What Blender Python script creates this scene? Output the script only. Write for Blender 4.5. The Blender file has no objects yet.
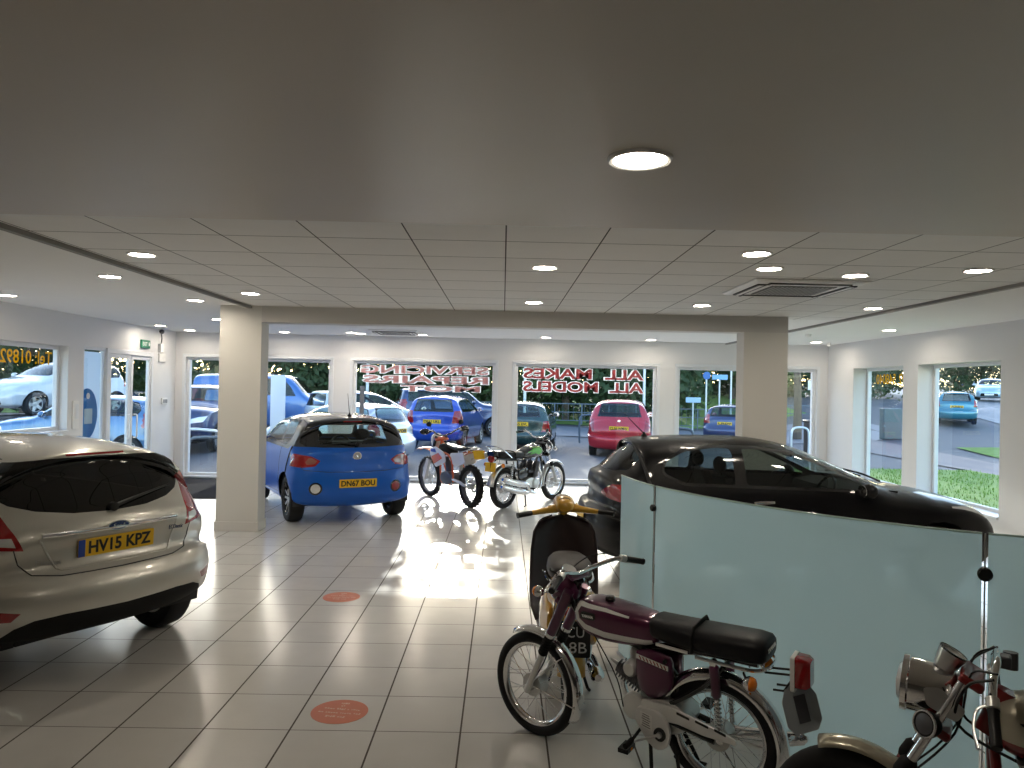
import bpy, bmesh, math, random
from mathutils import Vector, Matrix
from mathutils.bvhtree import BVHTree
from mathutils.geometry import intersect_point_line
random.seed(7)
PI = math.pi
S = bpy.context.scene
COL = S.collection
R = math.radians

# ---------------------------------------------------------------- materials
def mat(name, col, rough=.5, metal=0., spec=.5, coat=0., noise=0., nscale=20., bump=0., emit=None, estr=0., alpha=1.):
    m = bpy.data.materials.new(name); m.use_nodes = True
    nt = m.node_tree; b = nt.nodes['Principled BSDF']
    c = (*col, 1.)
    b.inputs['Base Color'].default_value = c
    b.inputs['Roughness'].default_value = rough
    b.inputs['Metallic'].default_value = metal
    b.inputs['Specular IOR Level'].default_value = spec
    b.inputs['Coat Weight'].default_value = coat
    b.inputs['Coat Roughness'].default_value = .04
    if emit:
        b.inputs['Emission Color'].default_value = (*emit, 1.); b.inputs['Emission Strength'].default_value = estr
    if noise or bump:
        tc = nt.nodes.new('ShaderNodeTexCoord'); n = nt.nodes.new('ShaderNodeTexNoise')
        n.inputs['Scale'].default_value = nscale; n.inputs['Detail'].default_value = 6
        nt.links.new(tc.outputs['Object'], n.inputs['Vector'])
        if noise:
            mx = nt.nodes.new('ShaderNodeMix'); mx.data_type = 'RGBA'
            mx.inputs[6].default_value = tuple(min(1, v*(1-noise)) for v in col)+(1.,)
            mx.inputs[7].default_value = tuple(min(1, v*(1+noise)) for v in col)+(1.,)
            nt.links.new(n.outputs['Fac'], mx.inputs[0]); nt.links.new(mx.outputs[2], b.inputs['Base Color'])
        if bump:
            bp = nt.nodes.new('ShaderNodeBump'); bp.inputs['Strength'].default_value = bump; bp.inputs['Distance'].default_value = .01
            nt.links.new(n.outputs['Fac'], bp.inputs['Height']); nt.links.new(bp.outputs['Normal'], b.inputs['Normal'])
    return m

def fres(nt, f0=.055):
    """Schlick reflectance that is the same from both sides of a sheet."""
    lw = nt.nodes.new('ShaderNodeLayerWeight'); lw.inputs['Blend'].default_value = .5
    p = nt.nodes.new('ShaderNodeMath'); p.operation = 'POWER'; p.inputs[1].default_value = 5.; nt.links.new(lw.outputs['Facing'], p.inputs[0])
    a = nt.nodes.new('ShaderNodeMath'); a.operation = 'MULTIPLY_ADD'; a.inputs[1].default_value = 1-f0; a.inputs[2].default_value = f0; nt.links.new(p.outputs[0], a.inputs[0])
    return a.outputs[0]

def film(name, col, tr=.6):
    """Thin vinyl that lets some daylight through."""
    m = bpy.data.materials.new(name); m.use_nodes = True; nt = m.node_tree; nt.nodes.clear()
    o = nt.nodes.new('ShaderNodeOutputMaterial'); d = nt.nodes.new('ShaderNodeBsdfDiffuse'); t = nt.nodes.new('ShaderNodeBsdfTranslucent'); x = nt.nodes.new('ShaderNodeMixShader')
    d.inputs[0].default_value = (*col, 1); t.inputs[0].default_value = (*col, 1); x.inputs[0].default_value = tr
    nt.links.new(d.outputs[0], x.inputs[1]); nt.links.new(t.outputs[0], x.inputs[2]); nt.links.new(x.outputs[0], o.inputs['Surface']); return m

def glass_mat(name, tint=(.9, .95, .96), refl=.08, ior=1.5, rough=0.):
    """Thin pane: tinted see-through plus a Fresnel mirror."""
    m = bpy.data.materials.new(name); m.use_nodes = True; nt = m.node_tree; nt.nodes.clear()
    o = nt.nodes.new('ShaderNodeOutputMaterial'); t = nt.nodes.new('ShaderNodeBsdfTransparent'); g = nt.nodes.new('ShaderNodeBsdfGlossy')
    t.inputs['Color'].default_value = (*tint, 1.); g.inputs['Roughness'].default_value = rough
    mx = nt.nodes.new('ShaderNodeMixShader')
    nt.links.new(fres(nt), mx.inputs[0]); nt.links.new(t.outputs[0], mx.inputs[1]); nt.links.new(g.outputs[0], mx.inputs[2])
    nt.links.new(mx.outputs[0], o.inputs['Surface'])
    return m

def paint(name, col, flake=.25, rough=.32):
    return mat(name, col, rough, flake, .5, 1.)

M = {}
M['white_wall'] = mat('white_wall', (.74, .735, .73), .75, noise=.015, nscale=3, bump=.02)
M['white_trim'] = mat('white_trim', (.78, .78, .77), .4)
M['frame'] = mat('window_frame_white', (.74, .76, .78), .35)
M['alu'] = mat('door_aluminium', (.62, .63, .64), .35, .8)
M['plaster'] = mat('ceiling_plaster', (.82, .815, .80), .8, noise=.02, nscale=2)
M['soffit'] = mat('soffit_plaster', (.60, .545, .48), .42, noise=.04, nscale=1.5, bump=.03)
M['chrome'] = mat('chrome', (.82, .82, .83), .10, 1.)
M['steel'] = mat('brushed_steel', (.6, .6, .6), .3, 1.)
M['alloy'] = mat('cast_alloy', (.55, .55, .54), .42, .9)
M['cover_silver'] = mat('polished_cover', (.72, .72, .71), .3, .45)
M['alloy_dark'] = mat('dark_alloy', (.10, .10, .11), .4, .6)
M['rubber'] = mat('tyre_rubber', (.013, .013, .014), .7, 0, .3, noise=.2, nscale=60)
M['black'] = mat('black_plastic', (.010, .010, .011), .45, 0, .3)
M['gloss_black'] = mat('gloss_black', (.010, .010, .011), .12, 0, .5, .6)
M['matt_black'] = mat('matt_black', (.013, .013, .013), .75, 0, .2)
M['lining'] = mat('dark_lining', (.03, .03, .032), .85)
M['vinyl'] = mat('black_vinyl_seat', (.010, .010, .012), .45, 0, .22, bump=.05, nscale=120)
M['red_lens'] = mat('red_lens', (.30, .008, .010), .12, 0, .6, .8)
M['clear_lens'] = mat('clear_lens', (.75, .76, .76), .1, .3, .6, .8)
M['amber_smoke'] = mat('smoked_lens', (.30, .13, .10), .15, 0, .6, .8)
M['amber_lens'] = mat('amber_lens', (.75, .20, .012), .15, 0, .6, .7)
M['plate_yellow'] = mat('plate_yellow', (.85, .52, .015), .4)
M['plate_white'] = mat('plate_white', (.8, .8, .78), .4)
M['ink'] = mat('ink_black', (.012, .012, .012), .5)
M['eu_blue'] = mat('plate_blue', (.02, .07, .40), .4)
M['white_paint'] = mat('white_paint', (.80, .80, .78), .35)
M['glass_dark'] = glass_mat('privacy_glass', (.035, .037, .040))
M['glass_car'] = glass_mat('car_glass', (.66, .75, .73))
M['glass_mid'] = glass_mat('tinted_car_glass', (.42, .48, .47))
M['glass_pane'] = glass_mat('window_glass', (.86, .92, .95))

# ---------------------------------------------------------------- mesh builder
def frame_from(d, up=Vector((0, 0, 1))):
    d = d.normalized()
    if abs(d.dot(up)) > .98: up = Vector((0, 1, 0))
    a = up.cross(d).normalized(); b = d.cross(a).normalized()
    return a, b

def catmull(pts, n=6, closed=False):
    pts = [Vector(p) for p in pts]; out = []; k = len(pts)
    rng = range(k) if closed else range(k-1)
    for i in rng:
        p1, p2 = pts[i], pts[(i+1) % k]
        p0 = pts[(i-1) % k] if closed or i > 0 else p1*2-p2
        p3 = pts[(i+2) % k] if closed or i+2 < k else p2*2-p1
        # centripetal
        t0 = 0; t1 = max((p1-p0).length, 1e-6)**.5; t2 = t1+max((p2-p1).length, 1e-6)**.5; t3 = t2+max((p3-p2).length, 1e-6)**.5
        for j in range(n):
            t = t1+(t2-t1)*j/n
            A1 = p0*((t1-t)/(t1-t0))+p1*((t-t0)/(t1-t0)); A2 = p1*((t2-t)/(t2-t1))+p2*((t-t1)/(t2-t1)); A3 = p2*((t3-t)/(t3-t2))+p3*((t-t2)/(t3-t2))
            B1 = A1*((t2-t)/(t2-t0))+A2*((t-t0)/(t2-t0)); B2 = A2*((t3-t)/(t3-t1))+A3*((t-t1)/(t3-t1))
            out.append(B1*((t2-t)/(t2-t1))+B2*((t-t1)/(t2-t1)))
    if not closed: out.append(pts[-1])
    return out

def rpoly(pts, r, n=4):
    """2-D polygon with rounded corners."""
    pts = [Vector((p[0], p[1])) for p in pts]; out = []; k = len(pts)
    for i in range(k):
        p = pts[i]; a = pts[i-1]-p; b = pts[(i+1) % k]-p
        rr = min(r, a.length*.45, b.length*.45)
        A = p+a.normalized()*rr; B = p+b.normalized()*rr
        for j in range(n+1):
            t = j/n; out.append(A*(1-t)**2+p*2*t*(1-t)+B*t*t)
    return [(q.x, q.y) for q in out]

def circ(cx, cy, r, n=24, ry=None):
    ry = ry or r
    return [(cx+r*math.cos(2*PI*i/n), cy+ry*math.sin(2*PI*i/n)) for i in range(n)]

class MB:
    def __init__(s): s.v = []; s.f = []
    def add(s, vs, fs):
        b = len(s.v); s.v += [Vector(p) for p in vs]; s.f += [tuple(b+i for i in f) for f in fs]; return s
    def box(s, c, size, rot=None):
        x, y, z = (q/2 for q in size); m = (rot.to_matrix() if hasattr(rot, 'to_matrix') else rot) if rot is not None else Matrix.Identity(3)
        vs = [Vector(c)+m @ Vector((sx*x, sy*y, sz*z)) for sx in (-1, 1) for sy in (-1, 1) for sz in (-1, 1)]
        return s.add(vs, [(0, 1, 3, 2), (4, 6, 7, 5), (0, 4, 5, 1), (2, 3, 7, 6), (0, 2, 6, 4), (1, 5, 7, 3)])
    def quad(s, a, b, c, d): return s.add([a, b, c, d], [(0, 1, 2, 3)])
    def loft(s, rings, closed=False, caps=True):
        n = len(rings[0]); k = len(rings); vs = [p for r in rings for p in r]; fs = []
        for i in range(k if closed else k-1):
            for j in range(n):
                a = i*n+j; b = i*n+(j+1) % n; c = ((i+1) % k)*n+(j+1) % n; d = ((i+1) % k)*n+j
                fs.append((a, b, c, d))
        if caps and not closed: fs += [tuple(range(n-1, -1, -1)), tuple((k-1)*n+j for j in range(n))]
        return s.add(vs, fs)
    def tube(s, pts, r, seg=8, closed=False, caps=True, smooth=0, flat=None):
        """Sweep of a circle (radius r, number or list; flat = second radius along the 'up' side)."""
        if smooth:
            if isinstance(r, (list, tuple)):
                rr = [Vector((q, 0, 0)) for q in r]; r2 = []
                m = len(r)
                for i in range(m if closed else m-1):
                    for j in range(smooth): r2.append(r[i]+(r[(i+1) % m]-r[i])*j/smooth)
                if not closed: r2.append(r[-1])
                r = r2
            pts = catmull(pts, smooth, closed)
        pts = [Vector(p) for p in pts]; k = len(pts); rings = []; a = b = None
        for i in range(k):
            if closed: d = pts[(i+1) % k]-pts[i-1]
            else: d = pts[min(i+1, k-1)]-pts[max(i-1, 0)]
            if d.length < 1e-9: d = Vector((0, 0, 1))
            d.normalize()
            if a is None: a, b = frame_from(d)
            else:
                a = (a-d*a.dot(d)); a = a.normalized() if a.length > 1e-6 else frame_from(d)[0]; b = d.cross(a).normalized()
            q = r[i] if isinstance(r, (list, tuple)) else r
            fl = (flat[i] if isinstance(flat, (list, tuple)) else flat) if flat is not None else q
            rings.append([pts[i]+a*(math.cos(2*PI*j/seg)*q)+b*(math.sin(2*PI*j/seg)*fl) for j in range(seg)])
        return s.loft(rings, closed, caps)
    def lathe(s, prof, seg=24, mtx=None, axis='z', closed=False):
        """prof: [(radius, height)] turned about the axis."""
        mtx = mtx or Matrix.Identity(4); rings = []
        for r, h in prof:
            ring = []
            for j in range(seg):
                t = 2*PI*j/seg; c, q = math.cos(t)*r, math.sin(t)*r
                p = (c, q, h) if axis == 'z' else ((c, h, q) if axis == 'y' else (h, c, q))
                ring.append(mtx @ Vector(p))
            rings.append(ring)
        return s.loft(rings, closed, True)
    def prism(s, poly, d0, d1, plane='xy', mtx=None):
        def P(a, b, d): return {'xy': (a, b, d), 'xz': (a, d, b), 'yz': (d, a, b)}[plane]
        n = len(poly); mtx = mtx or Matrix.Identity(4)
        vs = [mtx @ Vector(P(*p, d0)) for p in poly]+[mtx @ Vector(P(*p, d1)) for p in poly]
        return s.add(vs, [tuple(range(n-1, -1, -1)), tuple(range(n, 2*n))]+[(i, (i+1) % n, n+(i+1) % n, n+i) for i in range(n)])
    def sphere(s, c, r, u=14, v=9, sc=(1, 1, 1), mtx=None):
        mtx = mtx or Matrix.Identity(3); c = Vector(c); rings = []
        for i in range(v+1):
            t = PI*i/v; q = max(math.sin(t), .002)
            rings.append([c+mtx @ Vector((r*sc[0]*q*math.cos(2*PI*j/u), r*sc[1]*q*math.sin(2*PI*j/u), -r*sc[2]*math.cos(t))) for j in range(u)])
        return s.loft(rings)
    def torus(s, c, Rr, r, axis='y', n=40, seg=10, sc=1.):
        ring = []
        for i in range(n):
            t = 2*PI*i/n; a, b = Rr*math.cos(t), Rr*math.sin(t)
            rad = Vector((a, 0, b)) if axis == 'y' else (Vector((a, b, 0)) if axis == 'z' else Vector((0, a, b)))
            ax = Vector((0, 1, 0)) if axis == 'y' else (Vector((0, 0, 1)) if axis == 'z' else Vector((1, 0, 0)))
            u = rad.normalized()
            ring.append([Vector(c)+rad+u*(r*math.cos(2*PI*j/seg))+ax*(r*sc*math.sin(2*PI*j/seg)) for j in range(seg)])
        return s.loft(ring, True)
    def mesh(s, name, smooth=35):
        me = bpy.data.meshes.new(name); me.from_pydata([tuple(p) for p in s.v], [], s.f); me.update()
        bm = bmesh.new(); bm.from_mesh(me); bmesh.ops.recalc_face_normals(bm, faces=bm.faces); bm.to_mesh(me); bm.free()
        finish(me, smooth); return me
    def build(s, name, m, parent=None, smooth=35, bevel=0, mtx=None):
        me = s.mesh(name, smooth); return link(name, me, m, parent, bevel, mtx)

def finish(me, smooth):
    if smooth:
        me.polygons.foreach_set('use_smooth', [True]*len(me.polygons))
        if smooth < 180: me.set_sharp_from_angle(angle=R(smooth))

def link(name, me, m, parent=None, bevel=0, mtx=None):
    o = bpy.data.objects.new(name, me)
    if m is not None and not me.materials: me.materials.append(M[m] if isinstance(m, str) else m)
    COL.objects.link(o); o.parent = parent
    if mtx is not None: o.matrix_local = mtx
    if bevel:
        b = o.modifiers.new('edge', 'BEVEL'); b.width = bevel; b.segments = 2; b.limit_method = 'ANGLE'; b.angle_limit = R(40)
        me.polygons.foreach_set('use_smooth', [True]*len(me.polygons)); me.set_sharp_from_angle(angle=R(50))
    return o

def tag(o, label=None, cat=None, group=None, kind=None):
    if label: o['label'] = label
    if cat: o['category'] = cat
    if group: o['group'] = group
    if kind: o['kind'] = kind
    return o

def thing(name, label, cat, loc=(0, 0, 0), rz=0, group=None, mtx=None):
    o = bpy.data.objects.new(name, None); COL.objects.link(o); o.empty_display_size = .1
    o.location = loc; o.rotation_euler = (0, 0, rz)
    if mtx is not None: o.matrix_world = mtx
    return tag(o, label, cat, group)

def struct(o): o['kind'] = 'structure'; return o

def text_mesh(txt, w, h, depth=.002, bold=0., name='lettering', align=True):
    """Flat lettering in the local xz-plane, reading along +x seen from -y, centred, fitted to w x h."""
    cu = bpy.data.curves.new('t', 'FONT'); cu.body = txt; cu.extrude = .001; cu.offset = bold; cu.resolution_u = 3; cu.space_line = .95
    cu.align_x = 'CENTER'
    ob = bpy.data.objects.new('t', cu); COL.objects.link(ob)
    dg = bpy.context.evaluated_depsgraph_get(); me = bpy.data.meshes.new_from_object(ob.evaluated_get(dg)); me.name = name
    bpy.data.objects.remove(ob); bpy.data.curves.remove(cu)
    xs = [v.co.x for v in me.vertices]; ys = [v.co.y for v in me.vertices]
    x0, x1, y0, y1 = min(xs), max(xs), min(ys), max(ys)
    sx = w/(x1-x0) if w else h/(y1-y0); sy = h/(y1-y0) if h else sx
    for v in me.vertices:
        x, y, z = v.co; v.co = ((x-(x0+x1)/2)*sx, -depth if z > 0 else 0., (y-(y0+y1)/2)*sy)
    return me

def MX(loc=(0, 0, 0), rx=0, ry=0, rz=0):
    from mathutils import Euler
    return Matrix.Translation(Vector(loc)) @ Euler((rx, ry, rz)).to_matrix().to_4x4()

def axes(o, x, y, z):
    m = Matrix.Identity(4)
    for i, a in enumerate((x, y, z)):
        a = Vector(a)
        for r in range(3): m[r][i] = a[r]
    for r in range(3): m[r][3] = o[r]
    return m
LAMP, SKY, SUN, EXPO = 88., .72, 3.6, .38
# ---------------------------------------------------------------- cars
def pw(tab, x):
    if x <= tab[0][0]: return tab[0][1]
    for (a, p), (b, q) in zip(tab, tab[1:]):
        if x <= b:
            t = (x-a)/(b-a); return p+(q-p)*t
    return tab[-1][1]

GS = (0, .008, .02, .04, .07, .11, .16, .22, .29, .37, .47, .6, .78, 1.)

def car_shell(sp):
    sil = catmull([Vector((x, 0, z)) for x, z in sp['sil']], sp.get('res', 7), True)
    n = len(sil); xs0, xs1, zs = sp['spine']; hw = sp['W']/2
    bm = bmesh.new(); P = []
    for i in range(n):
        C = sil[i]; tg = sil[(i+1) % n]-sil[i-1]; nx = abs(tg.z)/max(tg.length, 1e-6); up = -tg.x if sp['ccw'] else tg.x
        Mx = Vector((min(max(C.x, xs0), xs1), 0, zs))
        top = C.z > zs
        r = (sp['r_top'] if top else sp['r_bot'])*(1-nx)+sp['r_end']*nx
        row = []
        for g in GS:
            p = C.lerp(Mx, g); d = g*(C-Mx).length; q = min(d/r, 1.)
            e = (1-(1-q)**sp.get('pw', 2.4))**(1/sp.get('pw', 2.4))
            w = hw*pw(sp['plan'], p.x)*pw(sp['tum'], p.z)
            for xa in sp['axles']:
                dist = math.hypot(p.x-xa, p.z-sp['R'])-(sp['R']+.05)
                if p.z > sp['R']*.6: w += sp.get('flare', .02)*math.exp(-(dist/.09)**2)
            row.append((p, w*e))
        P.append(row)
    V = {}
    def vert(i, j, s):
        k = (i % n, j, 0 if j == 0 else s)
        if k not in V:
            p, w = P[i % n][j]; V[k] = bm.verts.new((p.x, s*w if j else 0., p.z))
        return V[k]
    for s in (1, -1):
        for i in range(n):
            for j in range(len(GS)-1):
                q = [vert(i, j, s), vert(i+1, j, s), vert(i+1, j+1, s), vert(i, j+1, s)]
                if len(set(q)) == 4: bm.faces.new(q)
    bmesh.ops.remove_doubles(bm, verts=bm.verts, dist=2e-4)
    bmesh.ops.dissolve_degenerate(bm, dist=1e-5, edges=bm.edges)
    bmesh.ops.recalc_face_normals(bm, faces=bm.faces)
    return bm

VIEWS = {'side': ((0, 2), Vector((0, 1, 0))), 'rear': ((1, 2), Vector((1, 0, 0))), 'front': ((1, 2), Vector((1, 0, 0))), 'top': ((0, 1), Vector((0, 0, 1)))}

def inside(poly, x, y):
    c = False; n = len(poly)
    for i in range(n):
        (x1, y1), (x2, y2) = poly[i], poly[i-1]
        if (y1 > y) != (y2 > y) and x < (x2-x1)*(y-y1)/(y2-y1)+x1: c = not c
    return c

def stencil(bm, view, poly, cond):
    """Cut the skin along a polygon seen along one axis; return the faces inside it."""
    (a, b), ax = VIEWS[view]
    x0, x1 = min(p[0] for p in poly)-.02, max(p[0] for p in poly)+.02; y0, y1 = min(p[1] for p in poly)-.02, max(p[1] for p in poly)+.02
    n = len(poly)
    def bb(f):
        xs = [v.co[a] for v in f.verts]; ys = [v.co[b] for v in f.verts]; return min(xs), max(xs), min(ys), max(ys)
    cand = []
    for f in bm.faces:
        if cond(f):
            q = bb(f)
            if q[0] < x1 and q[1] > x0 and q[2] < y1 and q[3] > y0: cand.append(f)
    for i in range(n):
        p, q = poly[i-1], poly[i]
        if abs(p[0]-q[0])+abs(p[1]-q[1]) < 1e-5: continue
        ex0, ex1, ey0, ey1 = min(p[0], q[0])-1e-4, max(p[0], q[0])+1e-4, min(p[1], q[1])-1e-4, max(p[1], q[1])+1e-4
        fs = []; rest = []
        for f in cand:
            if not f.is_valid: continue
            z = bb(f)
            (fs if z[0] < ex1 and z[1] > ex0 and z[2] < ey1 and z[3] > ey0 else rest).append(f)
        if not fs: continue
        co = Vector((0, 0, 0)); co[a], co[b] = p; d = Vector((0, 0, 0)); d[a], d[b] = q[0]-p[0], q[1]-p[1]
        no = d.cross(ax).normalized()
        geom = fs+list({e for f in fs for e in f.edges})+list({v for f in fs for v in f.verts})
        r = bmesh.ops.bisect_plane(bm, geom=geom, dist=1e-5, plane_co=co, plane_no=no)
        nf = [g for g in r['geom'] if isinstance(g, bmesh.types.BMFace)]
        cand = rest+[f for f in set(nf) | {f for f in fs if f.is_valid}]
    out = []
    for f in cand:
        if f.is_valid:
            c = f.calc_center_median()
            if inside(poly, c[a], c[b]): out.append(f)
    return out

def take(bm, faces, name):
    """A new mesh from some faces of bm."""
    nb = bmesh.new(); mp = {}
    for f in faces:
        vs = []
        for v in f.verts:
            if v.index not in mp or True:
                k = v
                if k not in mp: mp[k] = nb.verts.new(v.co)
                vs.append(mp[k])
        try: nb.faces.new(vs)
        except ValueError: pass
    bmesh.ops.triangulate(nb, faces=[f for f in nb.faces if len(f.verts) > 4])
    me = bpy.data.meshes.new(name); nb.to_mesh(me); nb.free(); finish(me, 50); return me

COND = {
    'side': lambda f: abs(f.normal.y) > .30,
    'rear': lambda f: f.normal.x < -.10,
    'front': lambda f: f.normal.x > .12,
    'top': lambda f: f.normal.z > .2,
    'any': lambda f: True,
}

def wheel_meshes(Rt, wd, Rr, style):
    t = MB().lathe([(Rr-.008, -wd*.40), (Rr+.004, -wd*.47), (Rr+(Rt-Rr)*.45, -wd*.5), (Rt-.018, -wd*.46), (Rt-.004, -wd*.36), (Rt, -wd*.2), (Rt, wd*.2), (Rt-.004, wd*.36), (Rt-.018, wd*.46), (Rr+(Rt-Rr)*.45, wd*.5), (Rr+.004, wd*.47), (Rr-.008, wd*.40), (Rr-.03, wd*.3), (Rr-.03, -wd*.3)], 36, None, 'y', True)
    r = MB(); o = wd*.36
    r.lathe([(Rr, o+.008), (Rr-.002, o+.014), (Rr-.012, o+.014), (Rr-.02, o-.004), (Rr-.035, -o), (Rr-.005, -o)], 36, None, 'y', True)
    r.lathe([(.001, o-.010), (.03, o-.004), (.062, o-.012), (.066, o-.05), (.001, o-.055)], 20, None, 'y')
    k = {'five': 5, 'ten': 10, 'seven': 7, 'cover': 9}[style]
    for i in range(k):
        a = 2*PI*i/k; u = Vector((math.cos(a), 0, math.sin(a))); t2 = Vector((-math.sin(a), 0, math.cos(a)))
        w0, w1 = {'five': (.045, .038), 'ten': (.017, .020), 'seven': (.03, .026), 'cover': (.022, .055)}[style]
        rings = []
        for q, ww, yy in ((.045, w0, o-.012), (Rr*.5, (w0+w1)/2.1, o-.006), (Rr-.018, w1, o+.002)):
            c = u*q
            rings.append([c+t2*ww+Vector((0, yy, 0)), c-t2*ww+Vector((0, yy, 0)), c-t2*ww*.8+Vector((0, yy-.035, 0)), c+t2*ww*.8+Vector((0, yy-.035, 0))])
        r.loft(rings)
    d = MB().lathe([(.001, o-.07), (Rr*.62, o-.07), (Rr*.62, o-.09), (.001, o-.09)], 24, None, 'y')
    return t.mesh('tyre'), r.mesh('wheel'), d.mesh('brake_disc')

def plate(parent, mtx, txt, white=False, w=.52, h=.111, band=True):
    bm = MB().prism(rpoly([(-w/2, -h/2), (w/2, -h/2), (w/2, h/2), (-w/2, h/2)], .008), .0, .006, 'xz')
    pl = bm.build('number_plate', 'plate_white' if white else 'plate_yellow', parent, 30, 0, mtx)
    if txt:
        off = .022 if band else 0.
        link('lettering', text_mesh(txt, w-.09 if band else w-.05, h*.72, .002, .030), 'ink', pl, 0, Matrix.Translation((off, 0, 0)))
    if band:
        MB().box((-w/2+.022, -.001, 0), (.043, .003, h-.004)).build('band', 'eu_blue', pl)
    return pl

def rear_mtx(p, tilt=0.):   # a frame on the tail, reading seen from behind
    return axes(p, (0, -1, 0), (math.cos(tilt), 0, math.sin(tilt)), (-math.sin(tilt), 0, math.cos(tilt)))
def front_mtx(p, tilt=0.):
    return axes(p, (0, 1, 0), (-math.cos(tilt), 0, math.sin(tilt)), (math.sin(tilt), 0, math.cos(tilt)))

def car(name, label, cat, loc, rz, sp, group=None):
    root = thing(name, label, cat, loc, rz, group)
    bm = car_shell(sp); L, W, Rw = sp['L'], sp['W'], sp['R']; axl = sp['axles']
    bm.faces.ensure_lookup_table()
    tree = BVHTree.FromBMesh(bm)
    def hit(view, a, b, far=True, s=1):
        if view == 'rear': o, d = Vector((-3, a, b)), Vector((1, 0, 0))
        elif view == 'front': o, d = Vector((L+3, a, b)), Vector((-1, 0, 0))
        elif view == 'top': o, d = Vector((a, b, 4)), Vector((0, 0, -1))
        else: o, d = Vector((a, s*4, b)), Vector((0, -s, 0))
        p, nrm, _, _ = tree.ray_cast(o, d)
        return (p, nrm) if p is not None else (None, None)
    # wheel arches
    for xa in axl:
        c = lambda f, xa=xa: abs(f.calc_center_median().y) > W*.27
        fs = stencil(bm, 'side', circ(xa, Rw+.01, Rw+sp.get('gap', .045), 30), c)
        bmesh.ops.delete(bm, geom=fs, context='FACES')
    # stencilled parts: (part, material, view, polygon, side sign or 0, extra condition)
    layer = bm.faces.layers.int.new('part'); parts = []
    for k, (pn, mm, view, poly, sgn, ex) in enumerate(sp['parts'], 1):
        base = COND[ex] if isinstance(ex, str) else (ex or COND[view])
        if sgn: cond = lambda f, base=base, sgn=sgn: base(f) and f.calc_center_median().y*sgn > 0
        else: cond = base
        for f in stencil(bm, view, poly, cond): f[layer] = k
        parts.append((pn, mm))
    # drop stray slivers cut off from the main piece of a part
    for k in range(1, len(sp['parts'])+1):
        fs = {f for f in bm.faces if f[layer] == k}; isl = []
        while fs:
            st = [fs.pop()]; cur = [st[0]]
            while st:
                f = st.pop()
                for e in f.edges:
                    for g in e.link_faces:
                        if g in fs: fs.discard(g); st.append(g); cur.append(g)
            isl.append((sum(f.calc_area() for f in cur), cur))
        if isl:
            big = max(a for a, _ in isl)
            for a, cur in isl:
                if a < .12*big:
                    for f in cur: f[layer] = 0
    groups = {}
    for f in bm.faces: groups.setdefault(f[layer], []).append(f)
    me = take(bm, groups.get(0, []), 'body'); body = link('body', me, sp['paint'], root)
    me.materials.append(M['lining']); sd = body.modifiers.new('lining', 'SOLIDIFY'); sd.thickness = .012; sd.offset = -1; sd.material_offset = 1; sd.use_rim = False
    for k, (pn, mm) in enumerate(parts, 1):
        fs = groups.get(k)
        if not fs: continue
        if sp['parts'][k-1][2] == 'side' and sp['parts'][k-1][4] == 0 and pn not in sp.get('whole', ()):
            for sgn in (1, -1):
                ff = [f for f in fs if f.calc_center_median().y*sgn > 0]
                if ff: link(pn, take(bm, ff, pn), mm, root)
        else: link(pn, take(bm, fs, pn), mm, root)
    bm.free()
    # panel gaps
    g = MB(); any_gap = False
    for view, line, mir in sp.get('gaps', ()):
        for s in ((1, -1) if mir else (1,)):
            run = []
            for (p, q) in zip(line, line[1:]):
                m = max(2, int(math.hypot(p[0]-q[0], p[1]-q[1])/.035))
                for j in range(m+1):
                    a, b = p[0]+(q[0]-p[0])*j/m, p[1]+(q[1]-p[1])*j/m
                    h, nr = hit(view, a*(s if view in ('rear', 'front') else 1), b, s=s)
                    if h is not None and (not run or (h-run[-1]).length > .004): run.append(h-nr*.001)
            if len(run) > 2: g.tube(run, .0045, 5); any_gap = True
    if any_gap: g.build('panel_gap', 'ink', root)
    # wheels and arch liners
    tm, rm, dm = wheel_meshes(Rw, sp.get('tw', .195), sp.get('Rr', Rw*.66), sp.get('rim', 'five'))
    track = W/2-sp.get('tw', .195)/2-sp.get('inset', .03)
    for xa in axl:
        for s in (1, -1):
            mt = Matrix.Translation((xa, s*track, Rw)) @ (Matrix.Identity(4) if s > 0 else Matrix.Rotation(PI, 4, 'Z'))
            wh = link('wheel', rm, sp.get('rim_mat', 'alloy'), root, 0, mt)
            link('tyre', tm, 'rubber', wh); link('brake_disc', dm, 'steel', wh)
            ya, yb = s*W*.29, s*(W/2-.045); ll = MB(); ar = [R(-12+204*j/18) for j in range(19)]; pts = []
            for y in (ya, yb): pts += [(xa+(Rw+.052)*math.cos(t), y, Rw+.01+(Rw+.052)*math.sin(t)) for t in ar]
            ll.add(pts, [(j, j+1, 20+j, 19+j) for j in range(18)]+[tuple(range(19))]); ll.build('arch_liner', 'lining', root, 50)
    MB().box((L/2, 0, .24), (L-.9, W*.52, .05)).build('underbody', 'lining', root)
    if sp.get('cabin'): cabin(root, sp)
    for s in (1, -1):
        if not sp.get('mirror'): break
        x, z = sp['mirror']; h, nr = hit('side', x, z, s=s)
        if h is None: continue
        y = h.y+s*.10
        mb = MB().sphere((x, y, z+.03), 1, 14, 9, (.075, .10, .072))
        mb.box((x+.02, h.y+s*.02, z-.01), (.05, .09, .03))
        mm = mb.build('door_mirror', sp.get('mirror_mat', sp['paint']), root)
        MB().prism(circ(y, z+.03, .082, 20, .056), x-.070, x-.064, 'yz').build('mirror_glass', 'chrome', mm)
    return root, hit

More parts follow.
